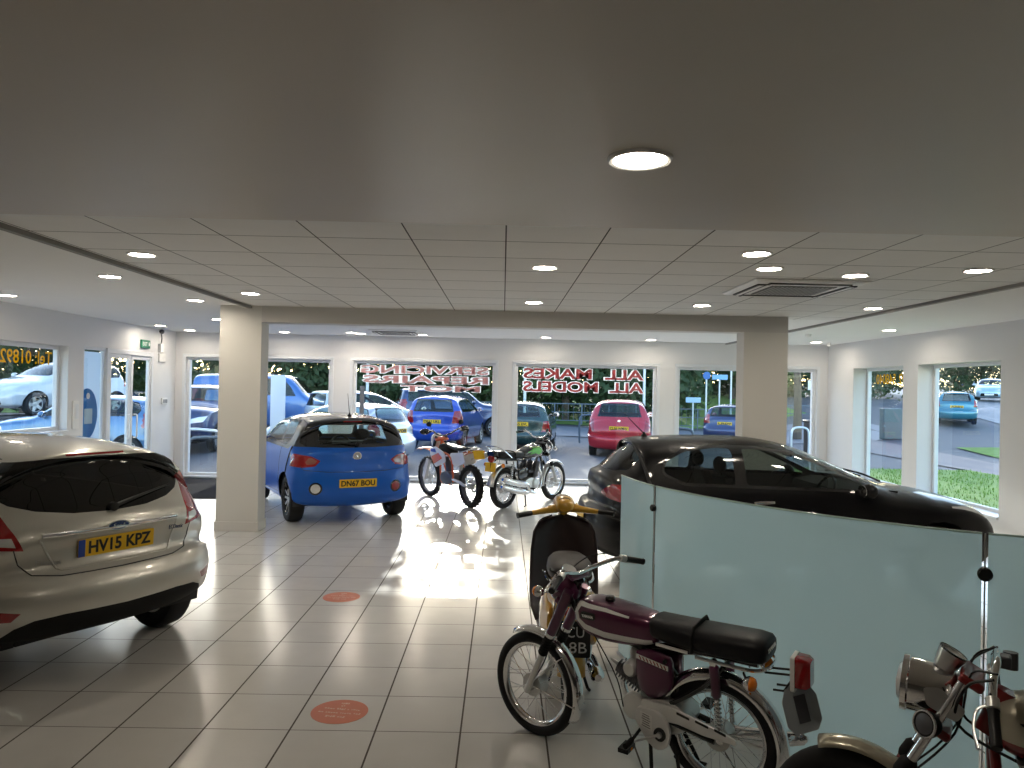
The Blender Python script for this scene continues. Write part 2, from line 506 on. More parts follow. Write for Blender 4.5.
def cabin(root, sp):
    L, W = sp['L'], sp['W']; c = sp['cabin']     # dict: front, rear seat x, dash x, floor z, right-hand wheel
    zf = .30
    for s in (1, -1):
        sx = c['front']
        b = MB()
        b.loft([[Vector((x, s*.36+y*wd, z)) for y, z in ((-1, z0), (1, z0), (1, z1), (-1, z1))] for x, wd, z0, z1 in ((sx-.02, .22, zf, .52), (sx+.25, .25, zf, .58), (sx+.5, .24, zf, .58))])
        rk = []
        for t in range(6):
            q = t/5; x = sx+.02-.20*q; z = .50+.56*q; wd = .24-.08*max(0, q-.55)
            rk.append([Vector((x-.05, s*.36-wd, z)), Vector((x-.05, s*.36+wd, z)), Vector((x+.06, s*.36+wd*.9, z)), Vector((x+.06, s*.36-wd*.9, z))])
        b.loft(rk); st = b.build('front_seat', c.get('mat', 'matt_black'), root, 40, .02)
        h = MB().sphere((sx-.20, s*.36, 1.165), 1, 14, 9, (.055, .13, .085)); h.tube([(sx-.19, s*.36-.05, 1.03), (sx-.2, s*.36-.05, 1.12)], .006, 6); h.tube([(sx-.19, s*.36+.05, 1.03), (sx-.2, s*.36+.05, 1.12)], .006, 6)
        h.build('headrest', c.get('mat', 'matt_black'), st)
    rx = c['rear']
    b = MB().loft([[Vector((x, y, z)) for y, z in ((-.58, zf), (.58, zf), (.58, z1), (-.58, z1))] for x, z1 in ((rx-.02, .55), (rx+.2, .58), (rx+.45, .58))])
    b.loft([[Vector((x-.05, -.58, z)), Vector((x-.05, .58, z)), Vector((x+.06, .58, z)), Vector((x+.06, -.58, z))] for x, z in ((rx, .5), (rx-.1, .8), (rx-.16, 1.0))])
    st = b.build('rear_seat', c.get('mat', 'matt_black'), root, 40, .02)
    for y in (-.33, .33): MB().sphere((rx-.16, y, 1.05), 1, 12, 8, (.05, .12, .07)).build('headrest', c.get('mat', 'matt_black'), st)
    dx = c['dash']
    MB().loft([[Vector((dx+a, y, z)) for a, z in ((0, .55), (-.06, .78), (.0, .93), (.22, .97), (.5, .95), (.5, .55))] for y in (-.62, -.3, .0, .3, .62)]).build('dashboard', 'matt_black', root, 40)
    sw = MB().torus((0, 0, 0), .175, .015, 'x', 30, 8)
    for a in (PI/2*0, PI, -PI/2): sw.tube([(0, 0, 0), (0, .17*math.cos(a), .17*math.sin(a))], .013, 6)
    sw.sphere((0, 0, 0), .05, 10, 7); sw.tube([(0, 0, 0), (.25, 0, 0)], .03, 8)
    sw.build('steering_wheel', 'black', root, 40, 0, MX((dx-.12, -.36, .90), 0, R(25)))
    MB().box(((rx+dx)/2, 0, .28), (dx-rx+.6, W*.74, .04)).build('cabin_floor', 'lining', root)
    if c.get('rvm'):
        x, z = c['rvm']; MB().box((x, 0, z), (.03, .22, .06)).build('rear_view_mirror', 'black', root, 30, .012)
# ---------------------------------------------------------------- car specifications (metres, x from the tail, z up)
def mir(p): return [(-y, z) for y, z in p]
def sym(half):  # half outline from the centre-bottom to the centre-top on +y, mirrored
    return half+[(-y, z) for y, z in reversed(half) if abs(y) > 1e-6]

def sp_fiesta(pm):
    sil = [(.40, .26), (.12, .32), (.03, .40), (0, .49), (.005, .60), (.05, .68), (.115, .74), (.135, .84), (.13, .93), (.155, 1.00), (.21, 1.07), (.33, 1.24), (.40, 1.345), (.375, 1.375), (.385, 1.405), (.50, 1.435), (.9, 1.475), (1.4, 1.485), (1.9, 1.462), (2.30, 1.375), (2.75, 1.15), (3.02, 1.02), (3.40, .93), (3.74, .80), (3.91, .64), (3.965, .48), (3.93, .30), (3.75, .21), (3.0, .19), (2.0, .18), (1.0, .19)]
    lamp = [(-.550, .860), (-.70, .880), (-.90, .93), (-.90, 1.10), (-.76, 1.215), (-.645, 1.225), (-.635, 1.12), (-.595, .98)]
    P = []
    gl = sym([(0, 1.035), (.25, 1.045), (.45, 1.075), (.57, 1.115), (.645, 1.175), (.635, 1.25), (.585, 1.335), (.52, 1.365), (.3, 1.378), (0, 1.382)])
    P += [('tailgate_glass', 'glass_dark', 'rear', gl, 0, lambda f: f.normal.x < -.05)]
    P += [('high_brake_light', 'red_lens', 'rear', [(-.20, 1.388), (.20, 1.388), (.20, 1.402), (-.20, 1.402)], 0, None)]
    rc = lambda f: f.normal.x < -.06 or (abs(f.normal.y) > .3 and f.calc_center_median().x < .42)
    for s, q in ((-1, lamp), (1, mir(lamp))):
        P += [('tail_lamp', 'red_lens', 'rear', q, s, lambda f: f.calc_center_median().x < .46)]
        cl = [(-.590, .885), (-.70, .905), (-.70, .945), (-.605, .94)]
        P += [('reverse_lamp', 'clear_lens', 'rear', cl if s < 0 else mir(cl), s, lambda f: f.calc_center_median().x < .46)]
        rf = [(-.61, .520), (-.80, .565), (-.80, .485), (-.65, .475)]
        P += [('reflector', 'red_lens', 'rear', rf if s < 0 else mir(rf), s, lambda f: f.calc_center_median().x < .5)]
    P += [('bumper_valance', 'matt_black', 'rear', sym([(0, .15), (.66, .15), (.70, .31), (.685, .37), (.63, .43), (.54, .465), (.38, .475), (0, .465)]), 0, lambda f: f.calc_center_median().x < .55)]
    P += side_glass([(1.02, 1.03), (1.50, 1.04), (2.60, 1.03), (2.35, 1.20), (2.02, 1.37), (1.5, 1.40), (1.10, 1.395), (.72, 1.34), (.60, 1.24), (.74, 1.12)], 1.50, 'glass_dark')
    P += front_stuff(1.04, 1.40, .67, .52, .62, .70)
    return dict(L=3.97, W=1.72, R=.305, tw=.195, Rr=.205, sil=sil, ccw=False, spine=(.55, 3.2, .62), r_end=.36, r_top=.17, r_bot=.12,
                plan=[(0, .94), (.5, .985), (1.2, 1.), (2.6, 1.), (3.4, .97), (3.97, .88)],
                tum=[(.18, .90), (.3, .95), (.55, 1.), (.85, .99), (.99, .955), (1.07, .915), (1.32, .775), (1.48, .65)],
                axles=(.72, 3.20), paint=pm, parts=P, res=8,
                gaps=[('rear', [(-.60, .87), (-.575, .78), (-.52, .715), (-.38, .695), (0, .69), (.38, .695), (.52, .715), (.575, .78), (.60, .87)], False), ('top', [(.55, .50), (1.2, .525), (2.1, .53)], False), ('top', [(.55, -.50), (1.2, -.525), (2.1, -.53)], False)],
                mirror=(2.42, 1.0), rim='ten')

def side_glass(poly, split, m, post=.04, frame=.028):
    """Dark surround with the side panes inset in it."""
    cx = sum(p[0] for p in poly)/len(poly); cz = sum(p[1] for p in poly)/len(poly)
    def inset(pl, d):
        out = []; n = len(pl)
        for i in range(n):
            p, a, b = Vector(pl[i]), Vector(pl[i-1]), Vector(pl[(i+1) % n])
            t = (b-a).normalized(); nn = Vector((-t.y, t.x))
            if nn.dot(Vector((cx, cz))-p) < 0: nn = -nn
            out.append(tuple(p+nn*d))
        return out
    outer = rpoly(poly, .05, 3); inn = inset(poly, frame)
    def clip(pl, x, keep_less):
        out = []; n = len(pl)
        for i in range(n):
            p, q = pl[i], pl[(i+1) % n]
            ip, iq = (p[0] < x) == keep_less, (q[0] < x) == keep_less
            if ip: out.append(p)
            if ip != iq:
                t = (x-p[0])/(q[0]-p[0]); out.append((x, p[1]+(q[1]-p[1])*t))
        return out
    r = [('window_surround', 'gloss_black', 'side', outer, 0, lambda f: abs(f.normal.y) > .3)]
    for x, less in ((split-post, True), (split+post, False)):
        c = clip(inn, x, less)
        if len(c) > 2: r.append(('side_window', m, 'side', rpoly(c, .035, 3), 0, lambda f: abs(f.normal.y) > .3))
    return r

def front_stuff(z0, z1, w0, w1, hz, hz1, hl=None, glass='glass_car'):
    P = [('windscreen', glass, 'front', rpoly([(-w0, z0), (w0, z0), (w1, z1), (-w1, z1)], .05, 3), 0, lambda f: f.normal.x > .2 and f.normal.z > .1)]
    for s in (1, -1):
        q = [(.38*s, hz), (.70*s, hz+.05), (.78*s, hz1+.03), (.60*s, hz1+.01), (.44*s, hz1-.04)]
        P.append(('headlamp', 'clear_lens', 'front', hl and [(y*s, z) for y, z in hl] or q, s, lambda f: f.normal.x > .12))
    P.append(('grille', 'matt_black', 'front', rpoly([(-.5, .30), (.5, .30), (.45, .50), (-.45, .50)], .04, 3), 0, None))
    return P

def sp_adam(pm, roof):
    sil = [(.30, .22), (.10, .26), (.03, .35), (0, .48), (0, .60), (.02, .72), (.05, .82), (.07, .92), (.095, 1.0), (.16, 1.07), (.28, 1.26), (.34, 1.36), (.30, 1.395), (.33, 1.425), (.55, 1.455), (1.0, 1.484), (1.5, 1.480), (1.9, 1.435), (2.25, 1.29), (2.72, 1.06), (3.05, .97), (3.40, .86), (3.60, .68), (3.66, .48), (3.62, .30), (3.4, .21), (2.6, .18), (1.8, .18), (1.0, .19)]
    P = [('roof', roof, 'side', [(-.2, 1.045), (.5, 1.045), (.62, 1.00), (1.3, 1.0), (2.9, 1.0), (2.9, 2), (-.2, 2)], 0, 'any')]
    P += [('tailgate_surround', 'gloss_black', 'rear', sym([(0, 1.035), (.45, 1.04), (.655, 1.05), (.72, 1.10), (.66, 1.26), (.585, 1.385), (0, 1.395)]), 0, lambda f: f.normal.x < -.05)]
    P += [('tailgate_glass', 'glass_car', 'rear', rpoly([(-.50, 1.085), (.50, 1.085), (.45, 1.335), (-.45, 1.335)], .07, 4), 0, lambda f: f.normal.x < -.05)]
    P += [('high_brake_light', 'red_lens', 'rear', [(-.13, 1.375), (.13, 1.375), (.13, 1.393), (-.13, 1.393)], 0, lambda f: f.normal.x < 0)]
    lamp = [(.49, .865), (.56, .795), (.72, .775), (.95, .80), (.95, .945), (.78, .955), (.60, .925)]
    for s in (1, -1):
        q = lamp if s > 0 else mir(lamp)
        P += [('tail_lamp', 'red_lens', 'rear', q, s, lambda f: f.calc_center_median().x < .36)]
        q2 = [(.53, .865), (.57, .825), (.66, .815), (.68, .85), (.64, .90), (.60, .905)]
        P += [('tail_lamp_lens', 'amber_smoke', 'rear', q2 if s > 0 else mir(q2), s, lambda f: f.calc_center_median().x < .36)]
        c = circ(s*.56, .50, .085, 20)
        P += [('lamp_bezel', 'gloss_black', 'rear', c, s, None), ('reverse_lamp' if s > 0 else 'fog_lamp', 'clear_lens' if s > 0 else 'red_lens', 'rear', circ(s*.56, .50, .062, 18), s, None)]
    P += side_glass([(.82, 1.04), (1.2, 1.045), (2.50, 1.035), (2.28, 1.2), (1.95, 1.385), (1.5, 1.425), (1.05, 1.425), (.68, 1.375), (.60, 1.23), (.66, 1.09)], 1.12, 'glass_car')
    P += front_stuff(1.07, 1.41, .66, .53, .62, .80)
    return dict(L=3.66, W=1.72, R=.315, tw=.205, Rr=.225, sil=sil, ccw=False, spine=(.55, 2.9, .62), r_end=.34, r_top=.15, r_bot=.12,
                plan=[(0, .95), (.5, .99), (1.2, 1.), (2.4, 1.), (3.1, .97), (3.66, .86)],
                tum=[(.18, .90), (.3, .95), (.55, 1.), (.80, .995), (.98, .965), (1.06, .925), (1.32, .80), (1.48, .67)],
                axles=(.62, 2.93), paint=pm, parts=P, res=8, rim='ten', rim_mat='gloss_black',
                gaps=[('rear', [(-.74, .80), (-.70, .745), (-.4, .72), (0, .715), (.4, .72), (.70, .745), (.74, .80)], False), ('side', [(.98, 1.02), (.98, .60), (1.06, .36), (2.15, .32), (2.30, .40), (2.36, .98)], False)],
                mirror=(2.30, 1.04), cabin=dict(front=1.25, rear=.72, dash=2.22, rvm=(2.05, 1.32)))

def sp_black(pm):
    sil = [(.35, .24), (.15, .27), (.06, .34), (.02, .48), (0, .60), (.02, .70), (.10, .755), (.12, .85), (.11, .96), (.13, 1.035), (.20, 1.075), (.36, 1.22), (.50, 1.345), (.47, 1.372), (.52, 1.395), (.80, 1.42), (1.25, 1.435), (1.75, 1.425), (2.15, 1.35), (2.60, 1.17), (3.02, 1.00), (3.4, .945), (3.85, .84), (4.06, .72), (4.17, .55), (4.15, .36), (4.0, .23), (3.2, .19), (2.0, .18), (1.0, .19)]
    P = []
    P += [('tailgate_glass', 'glass_car', 'rear', sym([(0, 1.09), (.4, 1.095), (.56, 1.12), (.50, 1.325), (.2, 1.352), (0, 1.355)]), 0, lambda f: f.normal.x < -.05)]
    lamp = rpoly([(.38, .875), (.60, .835), (.95, .82), (.95, .985), (.62, .985)], .03, 3)
    for s in (1, -1):
        P += [('tail_lamp', 'red_lens', 'rear', lamp if s > 0 else mir(lamp), s, lambda f: f.calc_center_median().x < .40)]
    P += [('bumper_valance', 'matt_black', 'rear', sym([(0, .15), (.95, .15), (.95, .31), (.6, .36), (0, .37)]), 0, lambda f: f.calc_center_median().x < .5)]
    P += side_glass([(.86, 1.0), (1.4, .985), (2.74, .955), (2.42, 1.15), (2.02, 1.315), (1.62, 1.368), (1.22, 1.375), (.90, 1.335), (.70, 1.24), (.66, 1.10)], 1.42, 'glass_mid', .055)
    P += front_stuff(1.0, 1.37, .66, .50, .66, .80)
    return dict(L=4.17, W=1.74, R=.32, tw=.215, Rr=.225, sil=sil, ccw=False, spine=(.6, 3.4, .62), r_end=.42, r_top=.17, r_bot=.12,
                plan=[(0, .94), (.6, .985), (1.3, 1.), (2.7, 1.), (3.5, .97), (4.17, .86)],
                tum=[(.18, .90), (.3, .95), (.55, 1.), (.80, .99), (.95, .955), (1.04, .905), (1.28, .77), (1.43, .64)],
                axles=(.80, 3.35), paint=pm, parts=P, res=8, rim='five',
                gaps=[('rear', [(-.66, .83), (-.62, .77), (0, .765), (.62, .77), (.66, .83)], False), ('side', [(1.44, .97), (1.40, .60), (1.46, .36), (2.5, .32), (2.68, .42), (2.74, .94)], False)],
                mirror=(2.60, .955), cabin=dict(front=1.55, rear=.85, dash=2.55, rvm=(2.2, 1.26)))

def sp_generic(pm, L=4.0, W=1.72, H=1.5, kind='hatch', low=.0, glass='glass_car', lampz=(.80, 1.15), lampy=.55, rim='ten'):
    """Cars out on the forecourt and the road."""
    B = {'hatch': [(.30, .22), (.08, .26), (.0, .40), (0, .58), (.06, .68), (.10, .80), (.13, .98), (.20, 1.06), (.40, 1.38), (.42, 1.43), (.60, 1.46), (1.1, 1.50), (1.7, 1.49), (2.2, 1.40), (2.95, 1.04), (3.35, .96), (3.75, .82), (3.95, .62), (4.0, .45), (3.95, .28), (3.7, .21), (2.0, .18), (1.0, .19)],
         'mpv': [(.30, .22), (.06, .26), (.0, .40), (0, .56), (.05, .66), (.07, .80), (.08, .98), (.11, 1.05), (.26, 1.38), (.28, 1.45), (.50, 1.48), (1.2, 1.50), (1.9, 1.485), (2.4, 1.39), (3.25, 1.03), (3.55, .94), (3.85, .78), (3.97, .60), (4.0, .45), (3.95, .28), (3.7, .21), (2.0, .18), (1.0, .19)],
         'mini': [(.30, .22), (.08, .26), (.0, .38), (0, .52), (.05, .62), (.07, .80), (.09, .98), (.13, 1.06), (.25, 1.36), (.27, 1.42), (.45, 1.46), (1.1, 1.50), (1.8, 1.49), (2.3, 1.42), (2.75, 1.10), (2.95, 1.03), (3.55, .97), (3.85, .84), (3.97, .60), (4.0, .42), (3.95, .28), (3.7, .21), (2.0, .18), (1.0, .19)],
         'estate': [(.28, .22), (.08, .26), (.0, .38), (0, .54), (.04, .64), (.06, .80), (.08, .98), (.12, 1.05), (.32, 1.36), (.36, 1.43), (.55, 1.46), (1.1, 1.50), (1.9, 1.49), (2.35, 1.38), (2.85, 1.06), (3.3, .98), (3.75, .86), (3.95, .66), (4.0, .45), (3.95, .28), (3.7, .21), (2.0, .18), (1.0, .19)],
         'suv': [(.30, .26), (.06, .30), (.0, .42), (0, .58), (.05, .66), (.06, .85), (.07, 1.02), (.10, 1.08), (.22, 1.40), (.26, 1.46), (.50, 1.49), (1.2, 1.50), (2.0, 1.49), (2.4, 1.42), (2.80, 1.12), (2.95, 1.06), (3.6, 1.0), (3.88, .90), (3.98, .70), (4.0, .48), (3.95, .32), (3.7, .26), (2.0, .24), (1.0, .24)],
         'pt': [(.30, .20), (.08, .24), (.0, .36), (0, .50), (.10, .56), (.06, .66), (.10, .80), (.20, .95), (.27, 1.03), (.44, 1.36), (.50, 1.43), (.70, 1.47), (1.2, 1.50), (1.8, 1.48), (2.2, 1.40), (2.62, 1.10), (2.9, 1.02), (3.5, .93), (3.85, .80), (3.97, .58), (4.0, .42), (3.95, .28), (3.7, .21), (2.0, .18), (1.0, .19)],
         'van': [(.20, .26), (.04, .30), (.0, .40), (0, .60), (.02, .80), (.03, 1.0), (.05, 1.2), (.08, 1.40), (.14, 1.46), (.4, 1.49), (1.2, 1.50), (2.2, 1.50), (2.7, 1.45), (3.15, 1.06), (3.35, .95), (3.75, .84), (3.95, .66), (4.0, .45), (3.95, .30), (3.7, .24), (2.0, .22), (1.0, .22)]}[kind]
    kx, kz = L/4.0, H/1.5
    sil = [(x*kx, z*kz) for x, z in B]
    X = lambda v: v*kx
    Z = lambda v: v*kz
    gy = .60*W/1.72
    P = [('tailgate_surround', 'gloss_black', 'rear', [(-gy, Z(1.05)), (gy, Z(1.05)), (gy*.84, Z(1.40)), (-gy*.84, Z(1.40))], 0, lambda f: f.normal.x < -.05),
         ('tailgate_glass', glass, 'rear', rpoly([(-gy*.93, Z(1.08)), (gy*.93, Z(1.08)), (gy*.78, Z(1.365)), (-gy*.78, Z(1.365))], .05, 3), 0, lambda f: f.normal.x < -.05)]
    for s in (1, -1):
        q = [(s*lampy, Z(lampz[0])), (s*W*.56, Z(lampz[0])+.01), (s*W*.56, Z(lampz[1])), (s*(lampy+.05), Z(lampz[1])-.02)]
        P.append(('tail_lamp', 'red_lens', 'rear', q, s, lambda f: f.calc_center_median().x < .4))
    sg = {'van': [(2.0, 1.0), (2.9, .98), (2.75, 1.2), (2.55, 1.38), (2.0, 1.40)], 'pt': [(.75, 1.05), (1.5, 1.05), (2.5, 1.04), (2.2, 1.30), (1.7, 1.40), (1.0, 1.40), (.72, 1.30)]}.get(kind, [(.55, 1.06), (1.5, 1.05), (2.62, 1.03), (2.4, 1.18), (2.0, 1.38), (1.4, 1.42), (.9, 1.42), (.55, 1.36), (.45, 1.2)])
    if kind == 'suv': sg = [(.40, 1.08), (1.5, 1.08), (2.62, 1.08), (2.35, 1.40), (1.4, 1.42), (.42, 1.41)]
    if kind == 'mpv': sg = [(.55, 1.05), (1.5, 1.04), (2.85, 1.02), (2.5, 1.24), (2.1, 1.38), (1.4, 1.42), (.6, 1.41), (.45, 1.25)]
    P += side_glass([(X(x), Z(z)) for x, z in sg], X(1.5 if kind != 'van' else 1.0), glass)
    ww = {'suv': (1.12, 1.42), 'mini': (1.09, 1.42), 'pt': (1.1, 1.40), 'van': (1.06, 1.42)}.get(kind, (1.07, 1.40))
    P += front_stuff(Z(ww[0]), Z(ww[1]), .66*W/1.72, .54*W/1.72, Z(.64), Z(.78))
    return dict(L=L, W=W, R=.31*min(1.15, H/1.5), tw=.2, sil=sil, ccw=False, spine=(.55*kx, 3.2*kx, .62*kz), r_end=.30 if kind in ('suv', 'van') else .36, r_top=.15, r_bot=.12,
                plan=[(0, .95), (.5*kx, .99), (1.2*kx, 1.), (2.6*kx, 1.), (3.4*kx, .97), (4*kx, .87)],
                tum=[(Z(.18), .90), (Z(.3), .95), (Z(.55), 1.), (Z(.85), .99), (Z(1.0), .955), (Z(1.07), .92), (Z(1.32), .82 if kind in ('suv', 'van', 'mini') else .78), (Z(1.5), .72)],
                axles=(X(.70), X(3.22)), paint=pm, parts=P, res=4, rim=rim, mirror=(X(2.5), Z(1.04)), inset=.03)
# ---------------------------------------------------------------- motorcycles (x forward, y left, z up, origin under the rear axle)
def steer(hx, hz, rake, ang):
    """Rotation of the front end about the steering axis through (hx, 0, hz)."""
    ax = Vector((-math.sin(rake), 0, math.cos(rake)))
    return Matrix.Translation((hx, 0, hz)) @ Matrix.Rotation(ang, 4, ax) @ Matrix.Translation((-hx, 0, -hz))

def spoked_wheel(root, name, x, Rw, tw, rimr, nsp, hubr, hubw, T=None, single=True, rim_mat='chrome', knob=False, hub_mat='alloy', drum=True, spm='chrome'):
    T = T or Matrix.Identity(4); m = T @ Matrix.Translation((x, 0, Rw)); h = tw/2
    r = MB().lathe([(rimr-.004, -h*.62), (rimr+.004, -h*.70), (rimr+.007, -h*.60), (rimr-.006, -h*.42), (rimr-.010, 0), (rimr-.006, h*.42), (rimr+.007, h*.60), (rimr+.004, h*.70), (rimr-.004, h*.62), (rimr-.017, h*.34), (rimr-.019, 0), (rimr-.017, -h*.34)], 48, None, 'y', True)
    wh = r.build(name, rim_mat, root, 50, 0, m)
    t = MB(); mid = (rimr+Rw)/2; sec = []
    for j in range(14):
        a = 2*PI*j/14; sec.append((mid+(Rw-mid)*math.cos(a)*(1 if math.cos(a) > 0 else .9), h*math.sin(a)))
    t.lathe(sec, 48, None, 'y', True)
    if knob:
        for i in range(44):
            a = 2*PI*i/44
            for yy in (-.62, -.2, .2, .62):
                if (i+(abs(yy) > .5)) % 2 == 0:
                    rad = Rw-.004-(.012 if abs(yy) > .5 else 0)
                    t.box((rad*math.cos(a), yy*h, rad*math.sin(a)), (.022, h*.34, .026), Matrix.Rotation(-a, 3, 'Y'))
    t.build('tyre', 'rubber', wh, 40)
    hb = MB().lathe([(.006, -hubw/2-.02), (.02, -hubw/2-.02), (.022, -hubw/2), (hubr, -hubw/2), (hubr, -hubw/2+.012), (hubr*(.94 if drum else .5), -hubw*.2), (hubr*(.94 if drum else .5), hubw*.2), (hubr, hubw/2-.012), (hubr, hubw/2), (.03, hubw/2+.006), (.02, hubw/2+.02), (.006, hubw/2+.02)], 28, None, 'y')
    hb.build('hub', hub_mat, wh, 40)
    sm = MB(); acc = MB()
    for i in range(nsp):
        s = 1 if i % 2 else -1; lean = .34*(1 if (i//2) % 2 else -1); a = 2*PI*i/nsp
        p0 = (hubr*math.cos(a-lean), s*hubw*.45, hubr*math.sin(a-lean)); p1 = ((rimr-.012)*math.cos(a), s*.003, (rimr-.012)*math.sin(a))
        if single: MB().tube([p0, p1], .0017, 5).build('spoke', spm, wh, 60)
        else: acc.tube([p0, p1], .0022, 4)
    if not single: acc.build('spokes', spm, wh, 60)
    return wh

def guard(root, name, m, cx, cz, rad, a0, a1, w, T=None, lip=.03, n=20, parent=None):
    """Mudguard: an arched strip round a wheel (angles in degrees, 0 = forward, 90 = up)."""
    mb = MB(); rows = []
    for i in range(n+1):
        a = R(a0+(a1-a0)*i/n); tp = 1.
        row = []
        for j in range(9):
            q = -1+j/4; rr = rad-lip*abs(q)**2.2
            row.append(Vector((cx+rr*math.cos(a), q*w/2*tp, cz+rr*math.sin(a))))
        rows.append(row)
    vs = [p for r in rows for p in r]; fs = []
    for i in range(n):
        for j in range(8): a = i*9+j; fs.append((a, a+1, a+10, a+9))
    mb.add(vs, fs); o = mb.build(name, m, root, 60, 0, T); s = o.modifiers.new('sheet', 'SOLIDIFY'); s.thickness = .0025
    return o

def side_loft(stn, seg=18, p=2.6):
    """Loft along x of super-ellipse sections: (x, z_centre, half_width, half_height)."""
    rings = []
    for x, zc, hw, hh in stn:
        ring = []
        for j in range(seg):
            t = 2*PI*j/seg; c, s = math.cos(t), math.sin(t)
            ring.append(Vector((x, hw*math.copysign(abs(c)**(2/p), c), zc+hh*math.copysign(abs(s)**(2/p), s))))
        rings.append(ring)
    return MB().loft(rings)

def stripes_on(mb, name, m, root, pats, sub=1, mtx=None):
    """Build a shell whose side patterns [(part, material, polygon)] become parts of their own."""
    me0 = mb.mesh(name, 0); bm = bmesh.new(); bm.from_mesh(me0)
    if sub: bmesh.ops.subdivide_edges(bm, edges=bm.edges, cuts=sub, use_grid_fill=True, smooth=.6)
    bm.normal_update(); lay = bm.faces.layers.int.new('p')
    for k, (pn, mm, poly) in enumerate(pats, 1):
        for f in stencil(bm, 'side', poly, lambda f: abs(f.normal.y) > .25): f[lay] = k
    gr = {}
    for f in bm.faces: gr.setdefault(f[lay], []).append(f)
    o = link(name, take(bm, gr[0], name), m, root, 0, mtx)
    for k, (pn, mm, poly) in enumerate(pats, 1):
        fs = gr.get(k, [])
        for s in (1, -1):
            ff = [f for f in fs if f.calc_center_median().y*s > 0]
            if ff: link(pn, take(bm, ff, pn), mm, o)
    bm.free(); return o

def indicator(root, c, stem, T=None, r=.03, d=Vector((1, 0, 0)), name='indicator'):
    """Round amber turn lamp: chrome shell with an amber lens that faces along d; stem = where it is bolted."""
    c = Vector(c); d = d.normalized(); a, b = frame_from(d)
    fr = axes(c, a, b, d)
    sh = MB().lathe([(.004, -.035), (.016, -.034), (r*.85, -.02), (r, -.004), (r, 0), (.001, 0)], 18, fr); sh.tube([c-d*.018, Vector(stem)], .007, 8)
    o = sh.build(name, 'chrome', root, 40, 0, T)
    MB().lathe([(r*.95, 0), (r*.95, .008), (r*.75, .024), (.3*r, .032), (.001, .033)], 18, fr).build('lens', 'amber_lens', o, 50)
    return o

def grip_bar(root, pts, r=.0115, T=None, bar='chrome', grip='black', gl=.12, lever=True, name='handlebar'):
    path = catmull(pts, 6); o = MB().tube(path, r, 10).build(name, bar, root, 60, 0, T)
    for e, f in ((0, pts[1]), (-1, pts[-2])):
        p = Vector(pts[e]); d = (Vector(f)-p).normalized()
        g = MB().tube([p-d*.004, p+d*.004, p+d*.010, p+d*(gl-.008), p+d*gl], [.016, .0185, .0165, .0165, .019], 12); g.build('grip', grip, o, 50)
        q = p+d*(gl+.02); m = MB().tube([q-d*.015, q+d*.02], .020, 10); m.build('switch_housing', 'alloy', o, 40)
        if lever:
            fw = Vector((.035, 0, -.012))
            MB().tube([q+fw*.3, q+fw*1.2-d*.01, p+d*.07+fw*1.6, p+d*.0+fw*1.35], [.007, .006, .0055, .007], 8, smooth=4, flat=[.004]*13).build('lever', 'steel', o, 50)
    return o

